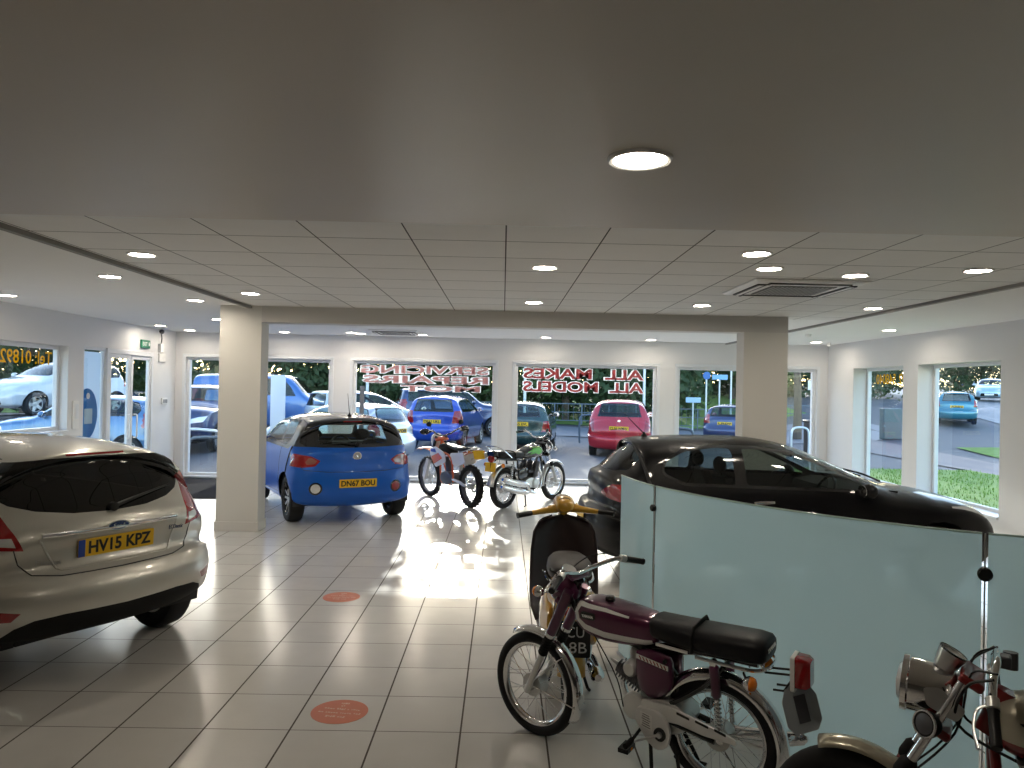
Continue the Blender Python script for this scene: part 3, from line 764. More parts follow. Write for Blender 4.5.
def moped_purple():
    """Purple moped with pedals (photo: middle front)."""
    root = thing('moped', 'purple moped with white tank stripes and long black seat parked before the curved glass', 'moped', (1.065, 3.565, 0), R(144.7))
    pur = paint('plum_paint', (.085, .008, .045), .35, .28); M['plum'] = pur
    WB, Rw = 1.13, .278
    T = steer(.86, .84, R(27), R(-8))
    spoked_wheel(root, 'front_wheel', WB, Rw, .058, .219, 32, .062, .07, T)
    spoked_wheel(root, 'rear_wheel', 0, Rw, .064, .219, 32, .062, .08)
    guard(root, 'front_mudguard', 'chrome', WB, Rw, .312, 128, -2+0, .085, T, .02) if 0 else guard(root, 'front_mudguard', 'chrome', WB, Rw, .312, 62, 205, .09, T, .024, 26)
    st = MB()
    for s in (1, -1):
        st.tube([(WB, s*.055, Rw+.01), (WB-.30, s*.045, Rw-.04)], .004, 6); st.tube([(WB-.02, s*.055, Rw+.03), (WB-.22, s*.047, Rw+.21)], .004, 6)
    st.build('mudguard_stay', 'chrome', root, 60, 0, T)
    ax = Vector((-math.sin(R(27)), 0, math.cos(R(27))))
    for s in (1, -1):
        o = Vector((WB, s*.068, Rw)); A = o+Vector((-.012, 0, 0))
        lg = MB().tube([A-ax*.02, A+ax*.0, A+ax*.24], [.02, .018, .018], 14); lg.lathe([(.001, -.012), (.016, -.012), (.016, .012), (.001, .012)], 14, Matrix.Translation(o), 'y')
        leg = lg.build('fork_leg', 'cover_silver', root, 40, 0, T)
        g = MB(); pr = []; rr = []
        for i in range(15): pr.append(A+ax*(.235+.008*i)); rr.append(.029 if i % 2 else .024)
        g.tube(pr, rr, 14); g.build('gaiter', 'matt_black', leg, 30)
        MB().tube([A+ax*.355, A+ax*.36, A+ax*.375], [.03, .031, .03], 16).build('ring', 'chrome', leg)
        MB().tube([A+ax*.375, A+ax*.645], .029, 16).build('fork_cover', pur, leg, 40)
    hd = Vector((.84, 0, .875))
    MB().box(hd+ax*(-.10), (.06, .17, .03), Matrix.Rotation(-R(27), 3, 'Y')).build('lower_yoke', pur, root, 40, .006, T); MB().box(hd+ax*.055, (.05, .15, .018), Matrix.Rotation(-R(27), 3, 'Y')).build('upper_yoke', pur, root, 40, .006, T)
    # headlamp, handlebar
    hl = axes((.935, 0, .85), (0, 1, 0), (-.10, 0, .995), (.995, 0, .10))
    h = MB().lathe([(.001, -.12), (.04, -.117), (.066, -.085), (.077, -.03), (.078, .0)], 24, hl).build('headlamp', pur, root, 50, 0, T)
    MB().lathe([(.077, -.002), (.082, .004), (.080, .016), (.070, .018), (.070, .004)], 24, hl, closed=True).build('rim', 'chrome', h)
    MB().lathe([(.070, .008), (.05, .022), (.001, .028)], 24, hl).build('lens', 'clear_lens', h)
    sp = axes((.885, 0, .935), (0, 1, 0), (-.9, 0, -.43), (-.43, 0, .9))
    g = MB().lathe([(.001, -.03), (.036, -.03), (.04, 0), (.040, .010), (.034, .012), (.034, .006), (.001, .006)], 22, sp).build('speedometer', 'black', root, 40, 0, T)
    MB().lathe([(.041, .0), (.043, .006), (.041, .014), (.035, .014)], 22, sp).build('bezel', 'chrome', g)
    grip_bar(root, [(.66, .40, .950), (.715, .26, .985), (.79, .10, .955), (.80, .0, .94), (.79, -.10, .955), (.715, -.26, .985), (.66, -.40, .950)], .011, T)
    c = MB()
    c.tube([(.82, .26, .99), (.90, .2, .97), (.95, .10, .90), (.93, .06, .80), (.99, .06, .55)], .0035, 5, smooth=6); c.tube([(.80, -.25, 1.0), (.89, -.18, .98), (.92, -.05, .90), (.80, -.05, .80), (.60, -.04, .62)], .0035, 5, smooth=6)
    c.tube([(.81, .24, 1.0), (.90, .14, .96), (.92, .03, .90), (.78, .05, .78), (.5, .06, .48), (.45, .07, .36)], .0035, 5, smooth=6); c.tube([(WB-.02, .05, Rw+.02), (.98, .07, .48), (.93, .06, .72), (.9, .02, .84)], .004, 5, smooth=6)
    c.build('control_cable', 'black', root, 60, 0, T)
    for s in (1, -1): indicator(root, (.955, s*.175, .85), (.88, s*.07, .84), T)
    # frame
    f = MB(); f.tube([(.87, 0, .80), (.80, 0, .72), (.60, 0, .66), (.36, 0, .60), (.22, 0, .45), (.24, 0, .34)], .030, 12, smooth=5); f.tube([(.36, 0, .62), (.10, 0, .665), (-.20, 0, .66)], [.03, .028, .02], 10, smooth=4)
    for s in (1, -1): f.tube([(.30, s*.07, .36), (.06, s*.07, .52), (-.05, s*.07, .64)], .012, 8, smooth=3)
    f.tube([(.90, 0, .76), (.82, 0, .90)], .032, 14)
    f.build('frame', 'gloss_black', root, 50)
    for s in (1, -1): MB().tube([(.26, s*.075, .32), (.0, s*.075, Rw)], .015, 8).build('swingarm', 'gloss_black', root)
    # tank
    tank = side_loft([(.305, .725, .050, .035), (.33, .725, .075, .060), (.42, .722, .095, .080), (.54, .722, .108, .092), (.66, .728, .108, .094), (.755, .738, .092, .082), (.80, .742, .070, .060), (.815, .743, .045, .035)], 26, 3.6)
    loop = [(.80, .765), (.775, .815), (.60, .808), (.46, .790), (.46, .782), (.60, .794), (.755, .795), (.775, .765), (.765, .732), (.72, .712), (.60, .697), (.335, .690), (.335, .662), (.60, .665), (.735, .682), (.79, .720)]
    tk = stripes_on(tank, 'fuel_tank', pur, root, [('stripe', 'white_paint', loop)], 1)
    hatch = MB()
    for k in range(26):
        x = .345+.0145*k
        for s in (1, -1):
            if x < .71: hatch.box((x, s*(.107 if .50 < x < .70 else .1085-.95*(x-.60)**2*(1.9 if x < .5 else 1)), .680), (.0035, .004, .026), Matrix.Rotation(R(35), 3, 'Y'))
    badge = MB()
    for s in (1, -1):
        badge.prism(rpoly([(.655, .742), (.745, .742), (.745, .775), (.655, .775)], .012), s*.098, s*.112, 'xz')
    bd = badge.build('badge', 'ink', tk, 30)
    link('lettering', text_mesh('YAMAHA', .070, .014, .002, .02), 'white_paint', bd, 0, axes((.70, .1125, .758), (-1, 0, 0), (0, -1, 0), (0, 0, 1)))
    MB().lathe([(.001, 0), (.028, 0), (.028, .018), (.022, .026), (.001, .028)], 20, Matrix.Translation((.62, 0, .815))).build('filler_cap', 'gloss_black', tk)
    # seat
    seat = side_loft([(.36, .752, .070, .036), (.33, .748, .092, .050), (.24, .740, .105, .054), (.12, .737, .112, .056), (.10, .735, .109, .054), (.08, .737, .112, .056), (-.06, .737, .113, .058), (-.19, .738, .112, .060), (-.245, .739, .102, .054), (-.262, .740, .085, .040)], 24, 3.2).build('seat', 'vinyl', root, 60)
    MB().tube([(.10, -.113, .69), (.10, -.112, .765), (.10, -.085, .797), (.10, 0, .800), (.10, .085, .797), (.10, .112, .765), (.10, .113, .69)], .006, 6, flat=.012).build('seat_strap', 'matt_black', seat)
    tr = MB()
    tr.tube([(.30, .103, .692), (.20, .110, .690), (.12, .114, .688)], .004, 6, flat=.009); tr.tube([(.30, -.103, .692), (.20, -.110, .690), (.12, -.114, .688)], .004, 6, flat=.009)
    tr.tube([(.08, .116, .676), (-.10, .117, .672), (-.22, .110, .672), (-.262, .07, .674), (-.272, 0, .675), (-.262, -.07, .674), (-.22, -.110, .672), (-.10, -.117, .672), (.08, -.116, .676)], .005, 6, smooth=4, flat=.009)
    tr.build('seat_trim', 'chrome', seat)
    link('lettering', text_mesh('YAMAHA', .12, .020, .002, .0), 'white_paint', seat, 0, rear_mtx((-.2655, 0, .748), R(-2)))
    # side covers
    for s in (1, -1):
        sc = side_loft([(.225, .575, .012, .055), (.24, .57, .028, .085), (.30, .555, .04, .112), (.36, .55, .04, .118), (.41, .56, .03, .100), (.43, .58, .012, .07)], 18, 2.4).mesh('side_cover')
        for v in sc.vertices: v.co.y += s*.062
        scv = link('side_cover', sc, pur, root, 0, Matrix.Translation((0, 0, -.03)))
        b = MB().prism([(.235, .600), (.415, .630), (.415, .652), (.235, .622)], .0, .003, 'xz', Matrix.Translation((0, s*.1025-(.003 if s > 0 else 0), 0))); bb = b.build('stripe', 'white_paint', scv)
        for k in range(8): MB().box((.25+.02*k, s*.1045, .614+.0033*k), (.004, .002, .022), Matrix.Rotation(R(30), 3, 'Y')).build('hatching', 'red_lens', scv)
        MB().lathe([(.001, 0), (.011, 0), (.010, .012), (.001, .013)], 12, axes((.25, s*.10, .645), (1, 0, 0), (0, 0, s), (0, -s, 0) if 0 else (0, s, 0))).build('lock_knob', 'black', scv)
    # rear end
    guard(root, 'rear_mudguard', 'chrome', 0, Rw, .318, 18, 205, .105, None, .042, 30)
    for s in (1, -1):
        t0, t1 = Vector((-.01, s*.105, .665)), Vector((-.035, s*.085, Rw+.02)); d = (t1-t0)
        sh = MB().tube([t0, t0+d*.5, t0+d*.97], .013, 12); sh.lathe([(.001, -.014), (.017, -.014), (.017, .014), (.001, .014)], 12, Matrix.Translation(t1), 'y'); sh.lathe([(.001, -.014), (.017, -.014), (.017, .014), (.001, .014)], 12, Matrix.Translation(t0), 'y')
        so = sh.build('shock_absorber', 'chrome', root)
        MB().tube([t0+d*.03, t0+d*.06, t0+d*.42, t0+d*.45], [.016, .025, .025, .018], 14).build('shock_cover', pur, so)
        sp_ = MB(); n = 60; pr = [t0+d*(.45+.40*i/n)+Vector((math.cos(i*PI/4), math.sin(i*PI/4), 0))*.018 for i in range(n)]; sp_.tube(pr, .003, 5); sp_.build('spring', 'chrome', so)
        indicator(root, (-.20, s*.125, .615), (-.14, s*.04, .62), None, .034, Vector((-1, 0, 0)))
    tl = MB().tube([(-.24, .03, .64), (-.37, .03, .655)], .005, 6); tl.tube([(-.24, -.03, .64), (-.37, -.03, .655)], .005, 6); tl.tube([(-.28, .03, .57), (-.33, .03, .575), (-.36, .03, .62)], .005, 6); tl.tube([(-.28, -.03, .57), (-.33, -.03, .575), (-.36, -.03, .62)], .005, 6)
    tl.build('lamp_bracket', 'black', root)
    bk = MB().prism(rpoly([(-.05, .585), (.05, .585), (.05, .74), (-.05, .74)], .012), -.385, -.365, 'yz').build('lamp_base', 'white_paint', root, 30)
    MB().loft([[Vector((x, y*w, .67+z*h)) for y, z in rpoly([(-1, -1), (1, -1), (1, 1), (-1, 1)], .25)] for x, w, h in ((-.385, .046, .068), (-.435, .044, .066), (-.455, .034, .055))]).build('tail_lamp', 'red_lens', root, 50)
    pm = axes((-.405, 0, .505), (0, -1, 0), (.97, 0, -.24), (.24, 0, .97)) @ Matrix.Rotation(R(-48), 4, 'Z')
    gp = MB().prism(rpoly([(-.085, -.07), (-.055, -.11), (.055, -.11), (.085, -.07), (.085, .04), (.05, .105), (-.05, .105), (-.085, .04)], .008), 0, .006, 'xz').build('number_plate_holder', mat('grey_plate', (.34, .37, .39), .4), root, 30, 0, pm)
    MB().box((0, -.003, -.005), (.055, .004, .12)).build('bracket_slot', 'alloy_dark', gp)
    # engine
    e = MB()
    e.loft([[Vector((.28+.15*math.cos(t)*a, yy, .33+.085*math.sin(t)*b)) for t in [2*PI*j/24 for j in range(24)]] for yy, a, b in ((-.085, .85, .85), (-.075, .97, .97), (.075, .97, .97), (.085, .9, .9))])
    e.box((.36, 0, .42), (.12, .10, .08)); en = e.build('engine_case', 'alloy', root, 40, .006)
    MB().lathe([(.001, .098), (.05, .096), (.064, .09), (.066, .06)], 26, Matrix.Translation((.445, 0, .345)), 'y').build('flywheel_cover', 'cover_silver', en, 40)
    cd = Vector((math.cos(R(25)), 0, math.sin(R(25)))); cu = Vector((-cd.z, 0, cd.x)); fin = MB()
    for k in range(9):
        c0 = Vector((.40, 0, .415))+cd*(.018*k+.03); fin.box(c0, (.006, .088-.002*k, .074), Matrix(((cd.x, 0, cu.x), (0, 1, 0), (cd.z, 0, cu.z))))
    fin.tube([Vector((.40, 0, .415)), Vector((.40, 0, .415))+cd*.19], .036, 14); fin.build('cylinder', 'alloy_dark', en, 40)
    MB().tube([Vector((.40, 0, .415))+cd*.20, Vector((.40, 0, .415))+cd*.225, Vector((.40, 0, .415))+cd*.245], [.011, .009, .007], 10).build('spark_plug', 'white_paint', en)
    cb = MB().lathe([(.001, .085), (.03, .084), (.04, .07), (.042, .02), (.042, -.03)], 20, Matrix.Translation((.47, 0, .52)), 'y'); cb.lathe([(.012, 0), (.026, 0), (.026, .05), (.02, .06), (.001, .062)], 14, Matrix.Translation((.47, .01, .545))); cb.tube([(.47, 0, .52), (.36, 0, .50)], .024, 12)
    cb.build('carburettor', 'cover_silver', root, 40)
    ex = MB().tube([(.55, -.06, .44), (.60, -.09, .40), (.58, -.11, .28), (.45, -.12, .20), (.25, -.125, .20), (.22, -.125, .205), (-.30, -.13, .28), (-.38, -.13, .30), (-.40, -.13, .303)], [.016, .016, .016, .016, .018, .032, .036, .030, .012], 14, smooth=4); ex.build('exhaust', 'chrome', root, 50)
    # chain case, cover with panel, pedals
    cc = MB().prism(rpoly([(.40, .315), (.385, .405), (.22, .40), (-.05, .345), (-.12, .325), (-.12, .30), (.05, .305), (.18, .325)], .012), .092, .104, 'xz').build('chain_guard', 'cover_silver', root, 30, .003)
    for x0, x1, z in ((.02, .09, .345), (.12, .19, .36), (-.07, -.01, .329)): MB().prism(rpoly([(x0, z), (x1, z+.014), (x1, z+.026), (x0, z+.012)], .005), .103, .1052, 'xz').build('slot', 'ink', cc)
    cov = MB().prism(rpoly([(.42, .30), (.41, .37), (.30, .375), (.235, .335), (.215, .27), (.235, .20), (.29, .175), (.345, .20), (.38, .25)], .03, 5), .100, .122, 'xz').build('sprocket_cover', 'cover_silver', root, 40, .006)
    MB().lathe([(.001, .118), (.033, .118), (.033, .128), (.026, .126), (.001, .124)], 22, Matrix.Translation((.275, 0, .262)), 'y').build('axle_recess', 'ink', cov)
    lb = MB().prism([(.320, .262), (.385, .285), (.385, .352), (.320, .340)], .1215, .1235, 'xz').build('instruction_panel', 'plate_white', cov)
    for k in range(6): MB().box((.352, .1238, .282+.0115*k), (.05-.006*(k % 3), .001, .003), Matrix.Rotation(-R(12), 3, 'Y')).build('print_line', 'ink', lb)
    for s, dx, dz in ((1, .145, -.060), (-1, -.13, .045)):
        p0, p1 = Vector((.275, s*.125, .262)), Vector((.275+dx, s*.155, .262+dz))
        ck = MB().tube([p0-Vector((0, s*.02, 0)), p0+Vector((0, s*.012, 0))], .014, 10); ck.tube([p0, p1], [.010, .009], 10, flat=[.007, .006]); co = ck.build('crank', 'steel', root, 40)
        pd = MB().box(p1+Vector((0, s*.055, 0)), (.058, .085, .022)); pd.tube([p1, p1+Vector((0, s*.1, 0))], .006, 8); pd.build('pedal', 'black', co, 30, .006)
        MB().box(p1+Vector((0, s*.055, .0)), (.062, .02, .014)).build('reflector', 'amber_lens', co, 30, .003)
    ft = MB().tube([(.40, .06, .25), (.40, .17, .235), (.395, .25, .24)], .008, 8); ft.tube([(.395, .20, .24), (.395, .27, .24)], .014, 10); ft.build('footrest', 'matt_black', root)
    ks = MB()
    for s in (1, -1):
        ks.tube([(.22, s*.06, .20), (.19, s*.09, .12), (.16, s*.11, .045), (.12, s*.115, .04)], .010, 8)
    ks.tube([(.34, .10, .22), (.30, .17, .10), (.26, .235, .034), (.22, .24, .034)], .010, 8)
    ks.tube([(.21, -.08, .15), (.21, .08, .15)], .010, 8); ks.build('centre_stand', 'matt_black', root)
    K = .91                                                          # the short wheelbase of the real machine
    for o in root.children:
        if o.name.startswith(('front_wheel', 'front_mudguard', 'mudguard_stay')): o.matrix_basis = Matrix.Translation(((K-1)*WB, 0, 0)) @ o.matrix_basis
        elif not o.name.startswith(('rear_wheel', 'rear_mudguard')): o.matrix_basis = Matrix.Diagonal((K, 1, 1, 1)) @ o.matrix_basis
    root.rotation_euler = (R(-4.5), 0, R(144.7))
    return root

def classic_bike(nm, label, cat, loc, rz, c):
    """Roadster with spoked wheels, twin gauges, long seat; c holds colours and options."""
    root = thing(nm, label, cat, loc, rz)
    WB, Rw = c['WB'], c['R']; hx, hz = WB-.42, 1.0*c['hs']; rake = R(27.5); T = steer(hx, .86*c['hs'], rake, c['steer'])
    spoked_wheel(root, 'front_wheel', WB, Rw, .085, Rw-.088, 36, .055, .07, T, False, 'chrome', False, 'alloy')
    spoked_wheel(root, 'rear_wheel', 0, Rw, .10, Rw-.095, 36, .085, .10, None, False, 'chrome', False, 'alloy')
    MB().lathe([(.07, .052), (.135, .052), (.135, .058), (.07, .058)], 32, T @ Matrix.Translation((WB, 0, Rw)), 'y', True).build('brake_disc', 'steel', root) if c.get('disc') else None
    guard(root, 'front_mudguard', c['guard'], WB, Rw, Rw+.035, c.get('ga', (48, 190))[0], c.get('ga', (48, 190))[1], .115, T, .030, 26)
    st = MB()
    for s in (1, -1): st.tube([(WB, s*.075, Rw), (WB-.31, s*.055, Rw-.02)], .005, 6); st.tube([(WB, s*.075, Rw), (WB-.18, s*.055, Rw+.28)], .005, 6)
    st.build('mudguard_stay', 'chrome', root, 60, 0, T)
    ax = Vector((-math.sin(rake), 0, math.cos(rake)))
    for s in (1, -1):
        A = Vector((WB-.03, s*.092, Rw)); LL = (hz-Rw)/math.cos(rake)
        leg = MB().tube([A-ax*.02, A, A+ax*LL*.42, A+ax*LL*.45], [.016, .024, .026, .022], 14).build('fork_leg', c['leg'], root, 40, 0, T)
        MB().tube([A+ax*LL*.45, A+ax*LL*1.0], .0175, 14).build('stanchion', 'chrome', leg)
        MB().tube([A+ax*LL*.42, A+ax*LL*.44, A+ax*LL*.50, A+ax*LL*.52], [.028, .033, .031, .021], 14).build('dust_seal', 'matt_black', leg)
    h0 = Vector((WB-.03, 0, Rw))
    for q, nm2 in ((.70, 'lower_yoke'), (.985, 'upper_yoke')): MB().box(h0+ax*((hz-Rw)/math.cos(rake)*q)-Vector((.02, 0, 0)), (.08, .23, .032), Matrix.Rotation(-rake, 3, 'Y')).build(nm2, c['yoke'], root, 40, .01, T)
    e = h0+ax*((hz-Rw)/math.cos(rake)*.86)+Vector((.10, 0, .015))
    hl = axes(e, (0, 1, 0), (-.06, 0, .998), (.998, 0, .06))
    h = MB().lathe([(.001, -.14), (.05, -.136), (.08, -.10), (.092, -.03), (.094, .03)], 26, hl).build('headlamp', c['lamp'], root, 50, 0, T)
    MB().lathe([(.093, .028), (.099, .034), (.097, .052), (.086, .054), (.086, .034)], 26, hl, closed=True).build('rim', 'chrome', h)
    MB().lathe([(.087, .042), (.06, .066), (.001, .076)], 26, hl).build('lens', 'clear_lens', h)
    for s in (1, -1): MB().prism(rpoly([(e.x-.12, e.z-.075), (e.x-.03, e.z-.035), (e.x-.02, e.z+.02), (e.x-.07, e.z+.03), (e.x-.15, e.z-.03)], .015), s*.098, s*.104, 'xz').build('lamp_bracket', c.get('ears', 'chrome'), root, 30, 0, T)
    gy = (-.062, .062) if c.get('gauges', 2) == 2 else (.0,)
    for s in gy:
        gm = axes(e+Vector((-.10, s, .125)), (0, 1, 0), (-.88, 0, -.47), (-.47, 0, .88))
        g = MB().lathe([(.001, -.06), (.034, -.055), (.046, 0), (.048, .012), (.040, .014), (.040, .006)], 22, gm).build('gauge', c.get('gaugem', 'black'), root, 40, 0, T)
        MB().lathe([(.001, .007), (.040, .007)], 22, gm).build('dial', 'white_paint' if c.get('gauges', 2) == 1 else 'ink', g); MB().torus((0, 0, .012), .045, .004, 'z', 24, 6).build('bezel', c.get('bezel', 'chrome'), g, 60, 0, gm)
    if c.get('horn'):
        zz = Vector((.60, .78, .14)).normalized(); xx = Vector((0, 0, 1)).cross(zz).normalized(); hm = axes(e+Vector((-.030, .120, -.095)), xx, zz.cross(xx), zz)
        hn = MB().lathe([(.001, -.04), (.035, -.038), (.043, -.02), (.043, .006)], 22, hm).build('horn', 'black', root, 40, 0, T)
        MB().torus((0, 0, .004), .043, .005, 'z', 24, 6).build('rim', 'chrome', hn, 60, 0, hm); MB().lathe([(.042, .002), (.03, .008), (.001, .010)], 20, hm).build('grille', 'alloy_dark', hn)
    bx = hx-.05
    grip_bar(root, c['bar'](bx, hz), .0125, T)
    MB().box((bx, .0, hz+.06), (.04, .07, .04)).build('bar_clamp', 'alloy_dark', root, 40, .006, T); mz = c.get('mc', .15)
    MB().tube([(bx-.02, -.20, hz+mz-.01), (bx-.02, -.20, hz+mz+.05)], .024, 12).build('brake_reservoir', 'alloy_dark', root, 40, 0, T)
    cb = MB()
    for s in (1, -1): cb.tube([(bx+.03, s*.24, hz+.05), (bx+.10, s*.17, hz+.0), (bx+.13, s*.08, hz-.16), (bx-.10, s*.07, hz-.26), (bx-.35, s*.06, hz-.34)], .005, 6, smooth=6); cb.tube([(bx+.02, s*.20, hz+.06), (bx+.09, s*.12, hz+.03), (bx+.14, s*.05, hz-.2), (WB-.12, s*.06, Rw+.18)], .004, 6, smooth=6)
    cb.build('control_cable', 'black', root, 60, 0, T)
    for s in (1, -1):
        if c.get('ind', True): indicator(root, e+Vector((.0, s*.19, -.02)), e+Vector((-.03, s*.09, -.02)), T, .036)
        if c.get('ind', True): indicator(root, (-.24, s*.17, .70*c['hs']), (-.18, s*.05, .72*c['hs']), None, .036, Vector((-1, 0, 0)))
    if c.get('mirrors'):
        for s in (1, -1):
            m = MB().tube([(bx, s*.22, hz+.06), (bx+.02, s*.27, hz+.16), (bx-.01, s*.30, hz+.22)], .005, 6, smooth=3); m.sphere((bx-.015, s*.31, hz+.25), 1, 14, 8, (.018, .06, .045)); m.build('mirror', 'black', root)
    tz = c['tz']
    tank = side_loft([(hx-.60, tz-.06, .06, .03), (hx-.57, tz-.055, .09, .055), (hx-.46, tz-.035, .118, .085), (hx-.32, tz-.015, .135, .105), (hx-.19, tz-.008, .136, .110), (hx-.08, tz-.01, .118, .095), (hx-.03, tz-.01, .085, .07), (hx-.01, tz-.01, .05, .04)], 22, 2.7)
    tk = stripes_on(tank, 'fuel_tank', c['tank'], root, c['tankpat'](hx, tz), 1)
    MB().lathe([(.001, 0), (.035, 0), (.036, .02), (.028, .03), (.001, .032)], 20, Matrix.Translation((hx-.20, 0, tz+.095))).build('filler_cap', 'chrome', tk)
    s0 = hx-.56
    st = side_loft([(s0, tz-.05, .07, .035), (s0-.03, tz-.045, .105, .055), (s0-.16, tz-.04, .125, .055), (s0-.34, tz-.035, .135, .058), (s0-.52, tz-.02, .135, .062), (s0-.64, tz-.01, .12, .055), (s0-.68, tz, .09, .035)], 22, 3.2).build('seat', 'vinyl', root, 60)
    MB().tube([(s0-.30, -.136, tz-.09), (s0-.30, -.13, tz-.0), (s0-.30, 0, tz+.024), (s0-.30, .13, tz), (s0-.30, .136, tz-.09)], .006, 6, smooth=3, flat=.014).build('seat_strap', 'matt_black', st)
    if c.get('tail'):
        side_loft([(s0-.52, tz-.05, .11, .045), (s0-.62, tz-.02, .10, .06), (s0-.72, tz+.0, .085, .055), (s0-.76, tz+.005, .065, .04)], 18, 2.8).build('tail_unit', c['tail'], root, 50)
        MB().tube([(s0-.40, .145, tz-.07), (s0-.66, .135, tz+.09), (s0-.74, .10, tz+.12), (s0-.75, 0, tz+.125), (s0-.74, -.10, tz+.12), (s0-.66, -.135, tz+.09), (s0-.40, -.145, tz-.07)], .009, 8, smooth=5).build('grab_rail', 'chrome', root)
    else:
        MB().tube([(s0-.40, .145, tz-.07), (s0-.70, .12, tz-.02), (s0-.76, 0, tz-.0), (s0-.70, -.12, tz-.02), (s0-.40, -.145, tz-.07)], .009, 8, smooth=5).build('grab_rail', 'chrome', root)
    rx = s0-.72
    MB().sphere((rx-.02, 0, tz-.075), 1, 16, 10, (.045, .062, .06)).build('tail_lamp', 'red_lens', root, 60)
    plate(root, rear_mtx((rx-.035, 0, tz-.20), R(-8)), c.get('reg', ''), False, .20, .14, False)
    MB().tube([(rx+.10, 0, tz-.10), (rx-.02, 0, tz-.14), (rx-.03, 0, tz-.25)], .012, 8).build('plate_bracket', 'black', root)
    guard(root, 'rear_mudguard', c.get('rguard', 'chrome'), 0, Rw, Rw+.05, 40, 172, .135, None, .03, 24)
    f = MB()
    f.tube([(hx, 0, .80*c['hs']), (hx-.06, 0, .96*c['hs'])], .038, 14)
    for s in (1, -1):
        f.tube([(hx-.02, 0, .82*c['hs']), (hx-.02, s*.05, .70), (hx-.07, s*.12, .36), (hx-.16, s*.13, .26), (.36, s*.13, .26), (.28, s*.12, .40), (.20, s*.11, tz-.13)], .017, 8, smooth=5)
        f.tube([(hx-.03, 0, .90*c['hs']), (hx-.2, s*.05, tz-.06), (s0, s*.09, tz-.12), (.1, s*.10, tz-.115), (-.28, s*.08, tz-.07)], .016, 8, smooth=5)
        f.tube([(.34, s*.10, .34), (0, s*.10, Rw)], .020, 8)
    f.build('frame', c['frame'], root, 50)
    for s in (1, -1):
        t0, t1 = Vector((.06, s*.145, tz-.12)), Vector((-.01, s*.135, Rw+.05)); d = t1-t0
        so = MB().tube([t0, t1], .012, 10).build('shock_absorber', 'chrome', root); n = 72
        MB().tube([t0+d*(.12+.74*i/n)+Vector((math.cos(i*PI/4), math.sin(i*PI/4), 0))*.026 for i in range(n)], .005, 5).build('spring', 'chrome', so)
        side_loft([(.22, .52, .01, .06), (.25, .52, .02, .09), (.40, .53, .022, .10), (.46, .53, .01, .08)], 14, 3.5).build('side_cover', c['side'], root, 50, 0, Matrix.Translation((0, s*.125, 0)))
    e = MB(); e.loft([[Vector((.50+a*math.cos(t), yy, .36+b*math.sin(t))) for t in [2*PI*j/22 for j in range(22)]] for yy, a, b in ((-.19, .10, .07), (-.18, .20, .10), (.18, .20, .10), (.19, .10, .07))])
    en = e.build('engine_case', 'alloy', root, 40)
    for s in (-1, 1): MB().lathe([(.001, .03), (.06, .028), (.085, .012), (.09, -.01)], 24, Matrix.Translation((.60, s*.185, .36)) @ (Matrix.Identity(4) if s > 0 else Matrix.Rotation(PI, 4, 'Z')), 'y').build('engine_cover', 'alloy', en)
    cyl = MB()
    for yy in c['cyl']:
        for k in range(11): cyl.box((.60+.010*k, yy, .46+.022*k), (.17-.002*k, .105, .006), Matrix.Rotation(-R(15), 3, 'Y'))
        cyl.tube([(.59, yy, .44), (.71, yy, .71)], .045, 12); cyl.tube([(.71, yy, .71), (.725, yy, .75)], .012, 8)
        cyl.tube([(.60, yy, .55), (.46, yy, .56)], .028, 10)
    cyl.build('cylinder', c.get('cylm', 'alloy_dark'), en, 40)
    for pts in c['pipes']: MB().tube(pts, [.022, .022, .023, .024, .028, .046, .054, .054, .046, .022], 12, smooth=4).build('exhaust', 'chrome', root, 50)
    sd = MB().tube([(.36, .10, .28), (.30, .24, .10), (.28, .29, .01), (.24, .30, .01)], .011, 8) if c.get('stand', 1) > 0 else MB().tube([(.42, -.11, .26), (.40, -.15, .01), (.36, -.15, .01)], .012, 8).tube([(.42, .11, .26), (.40, .15, .01), (.36, .15, .01)], .012, 8)
    sd.build('stand', 'matt_black', root)
    ft = MB()
    for s in (1, -1): ft.tube([(.42, s*.13, .30), (.42, s*.22, .30), (.42, s*.30, .30)], [.009, .014, .014], 8)
    ft.build('footrest', 'rubber', root)
    return root

